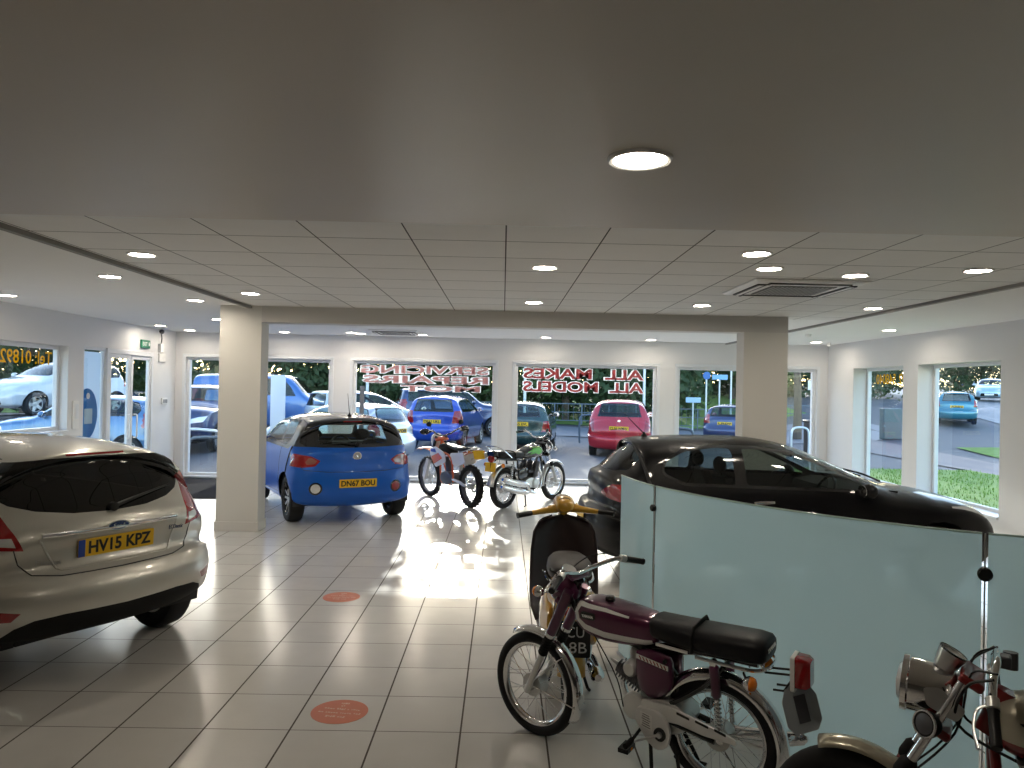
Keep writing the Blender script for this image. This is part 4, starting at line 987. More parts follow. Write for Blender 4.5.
def dirt_bike():
    root = thing('motocross_bike', 'white and orange trail motorbike with knobbly tyres on its side stand', 'motorbike', (-.475, 11.93, 0), R(122.2))
    WB, Rf, Rr = 1.42, .345, .335; T = steer(1.02, .9, R(27), R(6)); rake = R(27); ax = Vector((-math.sin(rake), 0, math.cos(rake)))
    org = paint('orange_plastic', (.80, .13, .02), 0, .3); wp = paint('white_plastic', (.85, .85, .84), 0, .3)
    spoked_wheel(root, 'front_wheel', WB, Rf, .085, Rf-.075, 32, .035, .07, T, False, 'alloy_dark', True, 'alloy')
    spoked_wheel(root, 'rear_wheel', 0, Rr, .125, Rr-.10, 32, .05, .09, None, False, 'alloy_dark', True, 'alloy')
    MB().lathe([(.07, .05), (.13, .05), (.13, .055), (.07, .055)], 28, T @ Matrix.Translation((WB, 0, Rf)), 'y', True).build('brake_disc', 'steel', root)
    MB().lathe([(.07, -.05), (.11, -.05), (.11, -.055), (.07, -.055)], 28, Matrix.Translation((0, 0, Rr)), 'y', True).build('brake_disc', 'steel', root)
    for s in (1, -1):
        A = Vector((WB-.03, s*.10, Rf))
        leg = MB().tube([A-ax*.03, A, A+ax*.36, A+ax*.38], [.02, .027, .024, .02], 12).build('fork_leg', 'alloy', root, 40, 0, T)
        MB().tube([A+ax*.36, A+ax*.80], .027, 12).build('stanchion', 'gloss_black', leg)
        MB().prism(rpoly([(WB-.02, Rf-.03), (WB+.03, Rf+.02), (WB-.12, Rf+.34), (WB-.18, Rf+.32)], .02), s*.125, s*.132, 'xz').build('fork_guard', wp, leg)
    for q, nm2 in ((.55, 'lower_yoke'), (.76, 'upper_yoke')): MB().box(Vector((WB-.05, 0, Rf))+ax*q, (.09, .25, .035), Matrix.Rotation(-rake, 3, 'Y')).build(nm2, org, root, 40, .008, T)
    # high front mudguard
    mg = MB(); rows = []
    for x, z, w in ((WB+.36, .80, .05), (WB+.28, .835, .075), (WB+.05, .86, .085), (WB-.12, .84, .085), (WB-.30, .76, .07)): rows.append([Vector((x, w*q, z-.03*abs(q)**2)) for q in (-1, -.6, 0, .6, 1)])
    mg.add([p for r in rows for p in r], [(i*5+j, i*5+j+1, i*5+j+6, i*5+j+5) for i in range(4) for j in range(4)])
    o = mg.build('front_mudguard', org, root, 60, 0, T); o.modifiers.new('s', 'SOLIDIFY').thickness = .004
    ms = side_loft([(1.12, .98, .06, .08), (1.15, .99, .10, .12), (1.19, .98, .10, .12), (1.21, .97, .08, .10)], 18, 3).build('lamp_mask', wp, root, 50, 0, T)
    MB().sphere((1.215, 0, .98), 1, 14, 8, (.025, .065, .06)).build('headlamp', 'clear_lens', ms, 60)
    grip_bar(root, [(.82, .42, 1.15), (.88, .27, 1.18), (.94, .12, 1.10), (.95, 0, 1.08), (.94, -.12, 1.10), (.88, -.27, 1.18), (.82, -.42, 1.15)], .013, T, 'gloss_black')
    for s in (1, -1): MB().sphere((.91, s*.39, 1.17), 1, 14, 8, (.035, .10, .05)).build('hand_guard', 'gloss_black', root, 60, 0, T)
    for s in (1, -1):
        m = MB().tube([(.90, s*.25, 1.18), (.90, s*.30, 1.27)], .005, 6); m.sphere((.895, s*.32, 1.29), 1, 12, 8, (.015, .055, .04)); m.build('mirror', 'black', root, 60, 0, T)
    tk = side_loft([(.55, .84, .06, .05), (.62, .84, .10, .09), (.78, .86, .125, .10), (.92, .87, .11, .08), (.98, .88, .06, .04)], 18, 2.6).build('fuel_tank', 'matt_black', root, 60)
    for s in (1, -1):
        sh = MB().prism(rpoly([(.60, .66), (.95, .55), (1.14, .72), (1.16, .86), (.96, .90), (.66, .82)], .05), 0, .02, 'xz', Matrix.Translation((0, s*.13-(.02 if s < 0 else 0), 0)))
        so = sh.build('radiator_shroud', wp, root, 40, .008)
        MB().prism(rpoly([(.70, .72), (1.00, .60), (1.10, .72), (.84, .80)], .02), s*.1525, s*.1545, 'xz').build('decal', org, so)
        MB().prism(rpoly([(.92, .80), (1.12, .80), (1.12, .84), (.96, .86)], .015), s*.1525, s*.1545, 'xz').build('decal', 'eu_blue', so)
        MB().prism(rpoly([(.02, .70), (.34, .60), (.56, .72), (.52, .82), (.10, .86)], .04), s*.085, s*.105, 'xz').build('side_panel', wp, root, 40, .006)
    side_loft([(.80, .945, .045, .015), (.72, .935, .075, .025), (.5, .905, .085, .03), (.25, .90, .09, .035), (.0, .925, .085, .03), (-.10, .935, .05, .015)], 18, 3).build('seat', 'vinyl', root, 60)
    mg = MB(); rows = []
    for x, z, w in ((.30, .86, .09), (.14, .90, .095), (.0, .94, .09), (-.12, .965, .08), (-.22, .965, .065)): rows.append([Vector((x, w*q, z-.035*abs(q)**2)) for q in (-1, -.6, 0, .6, 1)])
    mg.add([p for r in rows for p in r], [(i*5+j, i*5+j+1, i*5+j+6, i*5+j+5) for i in range(4) for j in range(4)])
    o = mg.build('rear_mudguard', wp, root, 60); o.modifiers.new('s', 'SOLIDIFY').thickness = .004
    MB().box((-.18, 0, .90), (.03, .09, .04)).build('tail_lamp', 'red_lens', root, 40, .008)
    plate(root, rear_mtx((-.23, 0, .85), R(-25)), '', False, .19, .14, False)
    for s in (1, -1): indicator(root, (-.14, s*.13, .89), (-.14, s*.03, .90), None, .02, Vector((-1, 0, 0)))
    f = MB()
    for s in (1, -1):
        f.tube([(1.03, 0, .98), (.85, s*.09, .85), (.50, s*.10, .74), (.42, s*.10, .5), (.42, s*.09, .36)], .018, 8, smooth=4); f.tube([(1.06, 0, .86), (.92, s*.06, .45), (.84, s*.08, .32), (.45, s*.09, .31)], .016, 8, smooth=4)
        f.tube([(.50, s*.08, .76), (.2, s*.07, .84), (-.14, s*.05, .90)], .012, 8)
    f.build('frame', org, root, 50)
    for s in (1, -1): MB().tube([(.44, s*.09, .40), (.2, s*.10, .38), (0, s*.095, Rr)], [.022, .026, .018], 8).build('swingarm', 'alloy', root)
    e = MB().loft([[Vector((.66+a*math.cos(t), yy, .40+b*math.sin(t))) for t in [2*PI*j/20 for j in range(20)]] for yy, a, b in ((-.11, .14, .09), (-.10, .20, .11), (.10, .20, .11), (.11, .14, .09))]); e.tube([(.70, 0, .45), (.76, 0, .74)], .065, 12)
    e.build('engine_case', 'alloy_dark', root, 40)
    MB().tube([(.82, -.02, .66), (.95, -.05, .60), (.90, -.12, .42), (.62, -.13, .42), (.35, -.12, .58), (.20, -.12, .70), (.15, -.125, .74), (-.22, -.14, .84), (-.26, -.14, .85)], [.02, .022, .028, .03, .024, .022, .045, .045, .02], 12, smooth=4).build('exhaust', 'steel', root, 50)
    MB().tube([(.44, .10, .34), (.40, .22, .18), (.38, .33, .012), (.34, .34, .01)], .010, 8).build('side_stand', 'alloy', root)
    MB().tube([(.36, 0, .78), (.30, 0, .44)], .035, 10).build('shock_absorber', 'white_paint', root)
    return root

def scooter():
    root = thing('scooter', 'yellow and brown vintage scooter seen from behind with a black number plate', 'scooter', (.432, 4.58, 0), R(88))
    yel = paint('mustard_paint', (.62, .34, .035), 0, .3); brn = mat('brown_leg_shield', (.030, .016, .018), .4, 0, .5, .3)
    WB, Rw = 1.16, .235; T = steer(1.0, .7, R(24), R(4))
    spoked_wheel(root, 'front_wheel', WB, Rw, .08, .165, 24, .06, .07, T, False, 'chrome', False, 'alloy'); spoked_wheel(root, 'rear_wheel', 0, Rw, .085, .165, 24, .06, .08, None, False, 'chrome', False, 'alloy')
    # leg shield: tall curved plate
    mb = MB(); rows = []
    for z, w, xo in ((.30, .20, .62), (.36, .235, .74), (.46, .245, .80), (.60, .245, .84), (.74, .24, .865), (.86, .225, .88), (.93, .19, .885), (.965, .12, .885), (.975, .05, .885)):
        rows.append([Vector((xo+.10*(1-abs(q)**2.2)-.02, w*q, z)) for q in (-1, -.9, -.7, -.4, 0, .4, .7, .9, 1)])
    mb.add([p for r in rows for p in r], [(i*9+j, i*9+j+1, i*9+j+10, i*9+j+9) for i in range(8) for j in range(8)])
    o = mb.build('leg_shield', brn, root, 60); o.modifiers.new('s', 'SOLIDIFY').thickness = .008
    MB().tube([(.61, .182, .30), (.73, .218, .36), (.80, .227, .46), (.845, .227, .62), (.87, .214, .84), (.885, .173, .935), (.90, .09, .972)], .007, 6, smooth=4).build('edge_trim', 'black', root); MB().tube([(.61, -.182, .30), (.73, -.218, .36), (.80, -.227, .46), (.845, -.227, .62), (.87, -.214, .84), (.885, -.173, .935), (.90, -.09, .972)], .007, 6, smooth=4).build('edge_trim', 'black', root)
    MB().loft([[Vector((x, y*w, z0+q*.02)) for y, q in ((-1, -1), (1, -1), (1, 1), (-1, 1))] for x, w, z0 in ((.74, .20, .30), (.62, .19, .285), (.40, .17, .285), (.25, .15, .30))]).build('footboard', brn, root, 40, .006)
    MB().tube([(.92, 0, 1.02), (1.0, 0, .97), (1.06, 0, .70), (1.12, 0, .40)], [.03, .035, .045, .04], 14).build('steering_column', yel, root, 50, 0, T)
    for s in (1, -1): MB().tube([(1.07, s*.07, .55), (WB, s*.075, Rw)], .02, 10).build('fork_leg', yel, root, 40, 0, T)
    guard(root, 'front_mudguard', yel, WB, Rw, Rw+.045, 10, 185, .14, T, .05, 22)
    # headset
    hs = side_loft([(.80, 1.045, .045, .030), (.83, 1.05, .062, .048), (.90, 1.05, .075, .062), (.98, 1.045, .078, .066), (1.03, 1.04, .068, .058)], 20, 2.4).build('headset', yel, root, 60, 0, T)
    for s in (1, -1): MB().tube([(.90, s*.04, 1.03), (.87, s*.14, 1.015), (.83, s*.24, 1.005)], [.036, .024, .017], 12, smooth=4).build('headset_arm', yel, hs, 50)
    MB().lathe([(.001, 0), (.066, 0), (.07, .012), (.05, .03), (.001, .04)], 22, axes((1.03, 0, 1.04), (0, 1, 0), (0, 0, 1), (1, 0, 0))).build('headlamp', 'clear_lens', hs)
    sm = axes((.845, 0, 1.088), (0, -1, 0), (.85, 0, .52), (-.52, 0, .85)); MB().lathe([(.001, .008), (.030, .008), (.034, .004), (.034, 0)], 20, sm @ Matrix.Diagonal((1.25, .8, 1, 1))).build('speedometer', 'ink', hs)
    MB().prism(rpoly([(-.024, -.007), (.024, -.007), (.024, .007), (-.024, .007)], .006), .009, .010, 'xy', sm).build('dial', 'plate_white', hs)
    for s in (1, -1):
        a, b = Vector((.83, s*.24, 1.005)), Vector((.785, s*.345, .995)); d = b-a
        MB().tube([a, a+d*.1, a+d*.9, b], [.017, .0195, .019, .021], 12).build('grip', 'black', hs, 50)
        MB().tube([a+Vector((.01, 0, -.004)), a+Vector((.06, s*.03, -.01)), b+Vector((.05, 0, -.01))], .006, 6, smooth=3).build('lever', 'steel', hs)
    # tunnel body and seat
    body = side_loft([(.50, .52, .05, .10), (.44, .55, .095, .16), (.30, .565, .125, .165), (.12, .57, .145, .155), (-.06, .575, .14, .135), (-.20, .57, .11, .10), (-.27, .57, .06, .05)], 22, 2.8).build('body', yel, root, 60)
    for s in (1, -1):
        side_loft([(.34, .48, .01, .10), (.30, .48, .03, .135), (.10, .49, .05, .145), (-.12, .50, .04, .12), (-.22, .51, .01, .08)], 18, 2.5).build('side_panel', yel, root, 60, 0, Matrix.Translation((0, s*.135, 0)))
    sg = mat('grey_seat_vinyl', (.055, .05, .05), .5, noise=.1, nscale=30)
    seat = side_loft([(.49, .765, .07, .030), (.46, .765, .105, .045), (.34, .768, .132, .05), (.18, .772, .142, .055), (.05, .775, .135, .055), (-.03, .775, .11, .045), (-.06, .772, .07, .03)], 22, 3.).build('seat', sg, root, 60)
    MB().tube([(.47, .09, .728), (.30, .137, .728), (.15, .146, .728), (.0, .128, .728), (-.06, .07, .728), (-.07, 0, .728), (-.06, -.07, .728), (.0, -.128, .728), (.15, -.146, .728), (.30, -.137, .728), (.47, -.09, .728)], .008, 6, smooth=4).build('seat_trim', 'chrome', seat)
    rk = MB()
    for y in (-.08, -.03, .03, .08): rk.tube([(-.02, y, .735), (-.30, y, .745)], .006, 6)
    rk.tube([(-.30, -.10, .745), (-.30, .10, .745)], .006, 6); rk.tube([(-.02, -.10, .735), (-.30, -.10, .745)], .006, 6); rk.tube([(-.02, .10, .735), (-.30, .10, .745)], .006, 6)
    rk.build('luggage_rack', 'chrome', root)
    guard(root, 'rear_mudguard', yel, 0, Rw, Rw+.06, 60, 178, .16, None, .04, 20)
    MB().sphere((-.285, 0, .615), 1, 14, 8, (.035, .05, .035)).build('tail_lamp', 'red_lens', root, 60)
    bk = MB().prism(rpoly([(-.10, -.10), (.10, -.10), (.10, .10), (-.10, .10)], .015), 0, .006, 'xz').build('number_plate', 'ink', root, 30, 0, rear_mtx((-.315, 0, .475), R(-5)))
    link('lettering', text_mesh('CU', .10, .06, .002, .0), 'plate_white', bk, 0, Matrix.Translation((.015, 0, .04))); link('lettering', text_mesh('8B', .10, .06, .002, .0), 'plate_white', bk, 0, Matrix.Translation((.03, 0, -.045)))
    en = MB().loft([[Vector((.34+a*math.cos(t), yy, .26+b*math.sin(t))) for t in [2*PI*j/18 for j in range(18)]] for yy, a, b in ((-.11, .10, .05), (-.10, .15, .08), (.10, .15, .08), (.11, .10, .05))]); en.build('engine_case', 'alloy', root, 40)
    MB().tube([(.50, -.08, .22), (.35, -.13, .19), (.20, -.14, .20), (.15, -.14, .21), (-.25, -.15, .25), (-.30, -.15, .255)], [.016, .016, .018, .04, .042, .02], 12, smooth=4).build('exhaust', 'chrome', root, 50)
    for s in (1, -1):
        MB().tube([(.02, s*.14, .52), (0, s*.11, Rw)], .020, 10).build('shock_absorber', 'chrome', root); MB().tube([(.34, s*.09, .28), (0, s*.085, Rw)], .016, 8).build('swingarm', 'black', root)
    ks = MB()
    for s in (1, -1): ks.tube([(.22, s*.06, .22), (.18, s*.13, .012), (.14, s*.14, .012)], .010, 8)
    ks.build('centre_stand', 'matt_black', root)
    return root
# ---------------------------------------------------------------- the room
XI, XG, YB, ZC, ZS = 6.48, 6.76, 15.0, 2.88, 2.675      # inner side wall, side glass, back wall, ceiling, soffit
WT = 2.39                                               # window head
def grid_mat(name, base, var, line, px, py, ox, oy, lwx, lwy, rough, bump, spec=.5, rvar=.0):
    """Square tiles laid in world x/y with joints."""
    m = bpy.data.materials.new(name); m.use_nodes = True; nt = m.node_tree; b = nt.nodes['Principled BSDF']; N = nt.nodes.new; Lk = nt.links.new
    g = N('ShaderNodeNewGeometry'); s = N('ShaderNodeSeparateXYZ'); Lk(g.outputs['Position'], s.inputs[0])
    def mth(op, a, b_=None):
        n = N('ShaderNodeMath'); n.operation = op
        for i, v in enumerate((a, b_)):
            if v is None: continue
            if isinstance(v, (int, float)): n.inputs[i].default_value = v
            else: Lk(v, n.inputs[i])
        return n.outputs[0]
    fl = []; ln = []
    for ch, p, o, lw in (('X', px, ox, lwx), ('Y', py, oy, lwy)):
        u = mth('DIVIDE', mth('SUBTRACT', s.outputs[ch], o), p); f = mth('FRACT', u); fl.append(mth('FLOOR', u))
        ln.append(mth('GREATER_THAN', mth('ABSOLUTE', mth('SUBTRACT', f, .5)), .5-lw/p/2))
    joint = mth('MAXIMUM', ln[0], ln[1])
    cb = N('ShaderNodeCombineXYZ'); Lk(fl[0], cb.inputs[0]); Lk(fl[1], cb.inputs[1])
    wn = N('ShaderNodeTexWhiteNoise'); wn.noise_dimensions = '2D'; Lk(cb.outputs[0], wn.inputs['Vector'])
    ns = N('ShaderNodeTexNoise'); ns.inputs['Scale'].default_value = 5.; ns.inputs['Detail'].default_value = 8; Lk(g.outputs['Position'], ns.inputs['Vector'])
    v = mth('ADD', mth('MULTIPLY', mth('SUBTRACT', wn.outputs['Value'], .5), var), mth('MULTIPLY', mth('SUBTRACT', ns.outputs['Fac'], .5), var*1.5))
    v = mth('ADD', v, 1.)
    mc = N('ShaderNodeMix'); mc.data_type = 'RGBA'; mc.blend_type = 'MULTIPLY'; mc.inputs[0].default_value = 1.; mc.inputs[6].default_value = (*base, 1)
    cc = N('ShaderNodeCombineColor'); [Lk(v, cc.inputs[i]) for i in range(3)]; Lk(cc.outputs[0], mc.inputs[7])
    mj = N('ShaderNodeMix'); mj.data_type = 'RGBA'; Lk(joint, mj.inputs[0]); Lk(mc.outputs[2], mj.inputs[6]); mj.inputs[7].default_value = (*line, 1)
    Lk(mj.outputs[2], b.inputs['Base Color'])
    rr = mth('ADD', mth('MULTIPLY', joint, .5), mth('ADD', rough, mth('MULTIPLY', mth('SUBTRACT', ns.outputs['Fac'], .5), rvar))); Lk(rr, b.inputs['Roughness'])
    b.inputs['Specular IOR Level'].default_value = spec
    bp = N('ShaderNodeBump'); bp.inputs['Strength'].default_value = bump; bp.inputs['Distance'].default_value = .004
    hh = mth('ADD', mth('MULTIPLY', joint, -1.), mth('MULTIPLY', ns.outputs['Fac'], .12)); Lk(hh, bp.inputs['Height']); Lk(bp.outputs['Normal'], b.inputs['Normal'])
    return m
M['floor'] = grid_mat('floor_tile', (.60, .585, .555), .07, (.05, .035, .025), .465, .47, -.66, 4.61, .010, .006, .20, .25, .5, .10)
M['ceil_tile'] = grid_mat('ceiling_tile', (.76, .745, .72), .05, (.08, .075, .07), .64, .64, 0., 5.11, .010, .012, .65, .3)
M['lamp_trim'] = mat('lamp_trim', (.82, .81, .79), .35)
M['skirt'] = mat('skirting_paint', (.70, .68, .64), .5)

def sbox(name, lo, hi, m, parent=None, bevel=0):
    o = MB().box([(a+b)/2 for a, b in zip(lo, hi)], [b-a for a, b in zip(lo, hi)]).build(name, m, parent, 0, bevel)
    if parent is None: struct(o)
    return o

sbox('floor', (-6.8, -4., -.12), (6.8, 15.3, 0), 'floor')
sbox('ceiling', (-3.23, 3.66, ZC), (4.42, 9.98, ZC+.1), 'ceil_tile')
sbox('ceiling_left', (-6.8, 3.66, ZC), (-3.27, 15.3, ZC+.1), 'plaster')
sbox('ceiling_right', (4.46, 3.66, ZC), (6.8, 15.3, ZC+.1), 'plaster')
sbox('ceiling_back', (-3.27, 9.98, ZC), (4.46, 15.3, ZC+.1), 'plaster')
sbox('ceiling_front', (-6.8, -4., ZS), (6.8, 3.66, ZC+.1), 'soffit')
gapm = mat('shadow_gap', (.10, .095, .085), .7)
sbox('trim_1', (-3.275, 3.66, ZC-.035), (-3.225, 9.68, ZC+.05), mat('trim_grey', (.22, .21, .19), .6))
sbox('trim_2', (4.415, 3.66, ZC-.030), (4.465, 15.0, ZC+.05), mat('trim_grey_light', (.30, .29, .28), .6))
sbox('beam', (-3.10, 9.68, ZS), (3.66, 9.98, ZC), mat('beam_paint', (.62, .60, .57), .7))
pillar_m = mat('pillar_paint', (.70, .685, .64), .55, noise=.02, nscale=2)
for nm, x0, x1 in (('pillar_left', -3.63, -3.10), ('pillar_right', 3.09, 3.66)):
    sbox(nm, (x0, 9.68, 0), (x1, 9.98, ZC if x0 < 0 else ZS), pillar_m)
    o = MB()
    o.box(((x0+x1)/2, 9.672, .06), (x1-x0+.03, .015, .12)); o.box((x0-.0075, 9.83, .06), (.015, .33, .12)); o.box((x1+.0075, 9.83, .06), (.015, .33, .12)); o.box(((x0+x1)/2, 9.988, .06), (x1-x0+.03, .015, .12))
    struct(o.build('baseboard_'+nm, 'skirt', None, 0, .003))

# walls: piers, heads and sills round the openings
def wall(name, spans, openings, place):
    mb = MB(); a0, a1 = spans; cur = a0
    for o0, o1, z0, z1 in openings:
        if o0 > cur: place(mb, cur, o0, 0, ZC)
        if z0 > 0: place(mb, o0, o1, 0, z0)
        place(mb, o0, o1, z1, ZC); cur = o1
    if cur < a1: place(mb, cur, a1, 0, ZC)
    return struct(mb.build(name, 'white_wall', None, 0))
BW = [(-6.28, -5.26), (-4.87, -3.42), (-2.98, -.16), (.24, 3.06), (3.48, 4.95), (5.34, 6.26)]
wall('wall_back', (-6.8, 6.8), [(a, b, .05, WT) for a, b in BW], lambda mb, a, b, z0, z1: mb.box(((a+b)/2, YB+.15, (z0+z1)/2), (b-a, .30, z1-z0)))
LO = [(8.3, 11.32, 1.13, WT), (11.73, 14.02, 0., 2.42)]
RO = [(9.76, 11.73, .33, WT), (12.16, 13.90, .33, WT)]
wall('wall_left', (-4., 15.0), LO, lambda mb, a, b, z0, z1: mb.box((-XI-(.11 if b < 11.8 else .06), (a+b)/2, (z0+z1)/2), (.22 if b < 11.8 else .12, b-a, z1-z0)))
wall('wall_right', (-4., 15.0), RO, lambda mb, a, b, z0, z1: mb.box((XI+.17, (a+b)/2, (z0+z1)/2), (.34, b-a, z1-z0)))
sbox('wall_front', (-6.8, -4.2, 0), (6.8, -4., ZS), mat('grey_wall', (.22, .21, .20), .7))
# skirting
def bb(name, segs, fn):
    mb = MB(); [fn(mb, a, b) for a, b in segs]; struct(mb.build(name, 'skirt', None, 0, .003))
bb('baseboard_left', [(-4., 11.7), (14.05, 15.)], lambda mb, a, b: mb.box((-XI+.008, (a+b)/2, .06), (.016, b-a, .12)))
bb('baseboard_right', [(-4., 15.)], lambda mb, a, b: mb.box((XI-.008, (a+b)/2, .06), (.016, b-a, .12)))
ps = [(-6.48, -6.28)]+[(BW[i][1], BW[i+1][0]) for i in range(5)]+[(6.26, 6.48)]
bb('baseboard_back', ps, lambda mb, a, b: mb.box(((a+b)/2, YB-.008, .06), (b-a, .016, .12)))

wn = [0]
def window(a, b, z0, z1, side, fw=.055, pos=None, mull=()):
    """Frame and one pane; side 'back' spans x, 'left'/'right' span y."""
    wn[0] += 1; root = thing('window_%d' % wn[0], None, None); root['kind'] = 'structure'
    p = pos if pos is not None else {'back': YB+.10, 'left': -XG, 'right': XG}[side]
    f = MB(); d = .07
    def bar(u0, u1, w0, w1, mb=f, dd=d):
        c, s = ((u0+u1)/2, p, (w0+w1)/2), (u1-u0, dd, w1-w0)
        if side != 'back': c, s = (p, (u0+u1)/2, (w0+w1)/2), (dd, u1-u0, w1-w0)
        mb.box(c, s)
    bar(a, b, z0, z0+fw); bar(a, b, z1-fw, z1); bar(a, a+fw, z0+fw, z1-fw); bar(b-fw, b, z0+fw, z1-fw)
    for u in mull: bar(u-.03, u+.03, z0+fw, z1-fw)
    f.build('frame', 'frame', root, 30, .006)
    g = MB(); bar(a+fw-.01, b-fw+.01, z0+fw-.01, z1-fw+.01, g, .006); 
    # one sheet only: a thin pane without doubled faces
    q = MB(); u0, u1, w0, w1 = a+fw-.01, b-fw+.01, z0+fw-.01, z1-fw+.01
    P = (lambda u, w: (u, p, w)) if side == 'back' else (lambda u, w: (p, u, w))
    q.quad(P(u0, w0), P(u1, w0), P(u1, w1), P(u0, w1)); q.build('pane', 'glass_pane', root, 0)
    # sill board
    s = MB()
    if side == 'back': s.box(((a+b)/2, YB+.0, z0-.012), (b-a+.04, .10, .024))
    elif side == 'left': s.box((-XI-.12, (a+b)/2, z0-.006), (.30, b-a, .03))
    else: s.box((XI+.12, (a+b)/2, z0-.006), (.30, b-a, .03))
    s.build('sill', 'frame', root, 30, .004)
    if side == 'back':
        t = MB(); w = .06
        t.box(((a+b)/2, YB-.008, z1+w/2), (b-a+2*w, .018, w)); t.box((a-w/2, YB-.008, (z0+z1)/2), (w, .018, z1-z0)); t.box((b+w/2, YB-.008, (z0+z1)/2), (w, .018, z1-z0))
        t.build('architrave', 'frame', root, 30, .004)
    return root
W = {}
for k, (a, b) in zip('abcdef', BW): W[k] = window(a, b, .05, WT, 'back')
W['L'] = window(8.3, 11.32, 1.13, WT, 'left', .06, -6.64)
W['h'] = window(9.76, 11.73, .33, WT, 'right', .05)
W['g'] = window(12.16, 13.90, .33, WT, 'right', .05)
# lettering on the glass, reading from outside
def glass_text(parent, txt, x0, x1, z0, z1, m, p, side, bold=.02, outline=None):
    w, h = x1-x0, z1-z0
    if side == 'back': fr = axes(((x0+x1)/2, p, (z0+z1)/2), (-1, 0, 0), (0, -1, 0), (0, 0, 1))
    elif side == 'left': fr = axes((p, (x0+x1)/2, (z0+z1)/2), (0, -1, 0), (1, 0, 0), (0, 0, 1))
    else: fr = axes((p, (x0+x1)/2, (z0+z1)/2), (0, 1, 0), (-1, 0, 0), (0, 0, 1))
    link('lettering', text_mesh(txt, w, h, .001, bold), m, parent, 0, fr)
    if outline:
        me = text_mesh(txt, w*1.02, h*1.12, .001, bold+.05)
        off = {'back': (0, .006, 0), 'left': (-.006, 0, 0), 'right': (.006, 0, 0)}[side]
        link('lettering_outline', me, outline, parent, 0, Matrix.Translation(off) @ fr)
pink = film('faded_red_vinyl', (.66, .20, .20)); pinkl = film('sun_bleached_pink_vinyl', (.74, .46, .44)); wv = film('white_vinyl', (.85, .87, .88))
yv = film('yellow_vinyl', (.85, .52, .01))
def zrow(y, x): return 1.88-(y-(389+.02*(x-503)))*15.1/755
def xcol(x): return (x-503)/755*15.1
for txt, x0, x1, y0, y1 in (('SERVICING', 361, 488, 365, 375), ('REPAIRS', 363, 488, 375, 384.5), ('MOT', 401, 480, 384.5, 392.5)):
    glass_text(W['c'], txt, xcol(x0), xcol(x1), zrow(y1, 425)+.02, zrow(y0, 425)-.02, pinkl, YB+.112, 'back', .03, wv)
for txt, x0, x1, y0, y1 in (('ALL  MAKES', 523, 644, 368.5, 380), ('ALL  MODELS', 523, 644, 381.5, 393)):
    glass_text(W['d'], txt, xcol(x0), xcol(x1), zrow(y1, 585)+.01, zrow(y0, 585)-.01, pink, YB+.112, 'back', .03, wv)
glass_text(W['L'], 'Tel: 01892', 10.05, 11.20, 2.10, 2.29, yv, -6.652, 'left', .012)
glass_text(W['g'], '01892', 12.30, 12.85, 2.10, 2.28, yv, XG+.012, 'right', .01)
glass_text(W['g'], '548040', 12.95, 13.62, 2.10, 2.28, yv, XG+.012, 'right', .01)

# double glass entrance doors in the left wall, with a fixed side light
def door(n, y0, y1, hy):
    root = thing('door_%d' % n, None, None); root['kind'] = 'structure'; x = -XI-.03; f = MB(); w = .075
    for a, b, z0, z1 in ((y0, y1, .01, .10), (y0, y1, 2.27, 2.34), (y0, y0+w, .10, 2.27), (y1-w, y1, .10, 2.27)): f.box((x, (a+b)/2, (z0+z1)/2), (.05, b-a, z1-z0))
    f.build('door_frame', 'frame', root, 30, .005)
    MB().quad((x, y0+w, .10), (x, y1-w, .10), (x, y1-w, 2.27), (x, y0+w, 2.27)).build('pane', 'glass_pane', root, 0)
    MB().tube([(x+.025, hy, .90), (x+.075, hy, .90), (x+.085, hy, .915), (x+.085, hy, 1.29), (x+.075, hy, 1.305), (x+.025, hy, 1.305)], .014, 10).build('door_handle', 'lamp_trim', root)
    a = hy+(.10 if hy < 13.2 else -.10) 
    return root
door(1, 12.50, 13.22, 13.12); door(2, 13.24, 13.96, 13.36)
t = MB()
for a, b, z0, z1 in ((12.40, 14.02, 2.34, 2.42), (13.96, 14.02, 0, 2.34), (12.40, 12.50, 0, 2.34)): t.box((-XI-.03, (a+b)/2, (z0+z1)/2), (.10, b-a, z1-z0))
struct(t.build('trim_3', 'frame', None, 30, .005))
W['s'] = window(11.73, 12.40, .02, 2.42, 'left', .05, -XI-.05)
# sun-bleached film with a blue oval picture on the side light
fr = axes((-XI-.062, 12.06, 1.2), (0, -1, 0), (1, 0, 0), (0, 0, 1))
MB().prism([(-.27, -1.08), (.27, -1.08), (.27, 1.14), (-.27, 1.14)], 0, .002, 'xz', fr).build('window_film', film('white_film', (.74, .82, .90)), W['s'], 0)
ov = MB().prism(circ(.10, .16, .30, 32, .40), .003, .006, 'xz', fr).build('oval_picture', film('blue_print', (.05, .24, .55), .4), W['s'], 0)
MB().prism(rpoly([(-.05, .0), (.18, .0), (.18, .24), (-.05, .24)], .02), .007, .009, 'xz', fr).build('notice', mat('notice_paper', (.45, .58, .66), .5), ov, 0)
MB().prism(circ(.08, .44, .05, 16), .007, .009, 'xz', fr).build('roundel', 'plate_white', ov, 0)

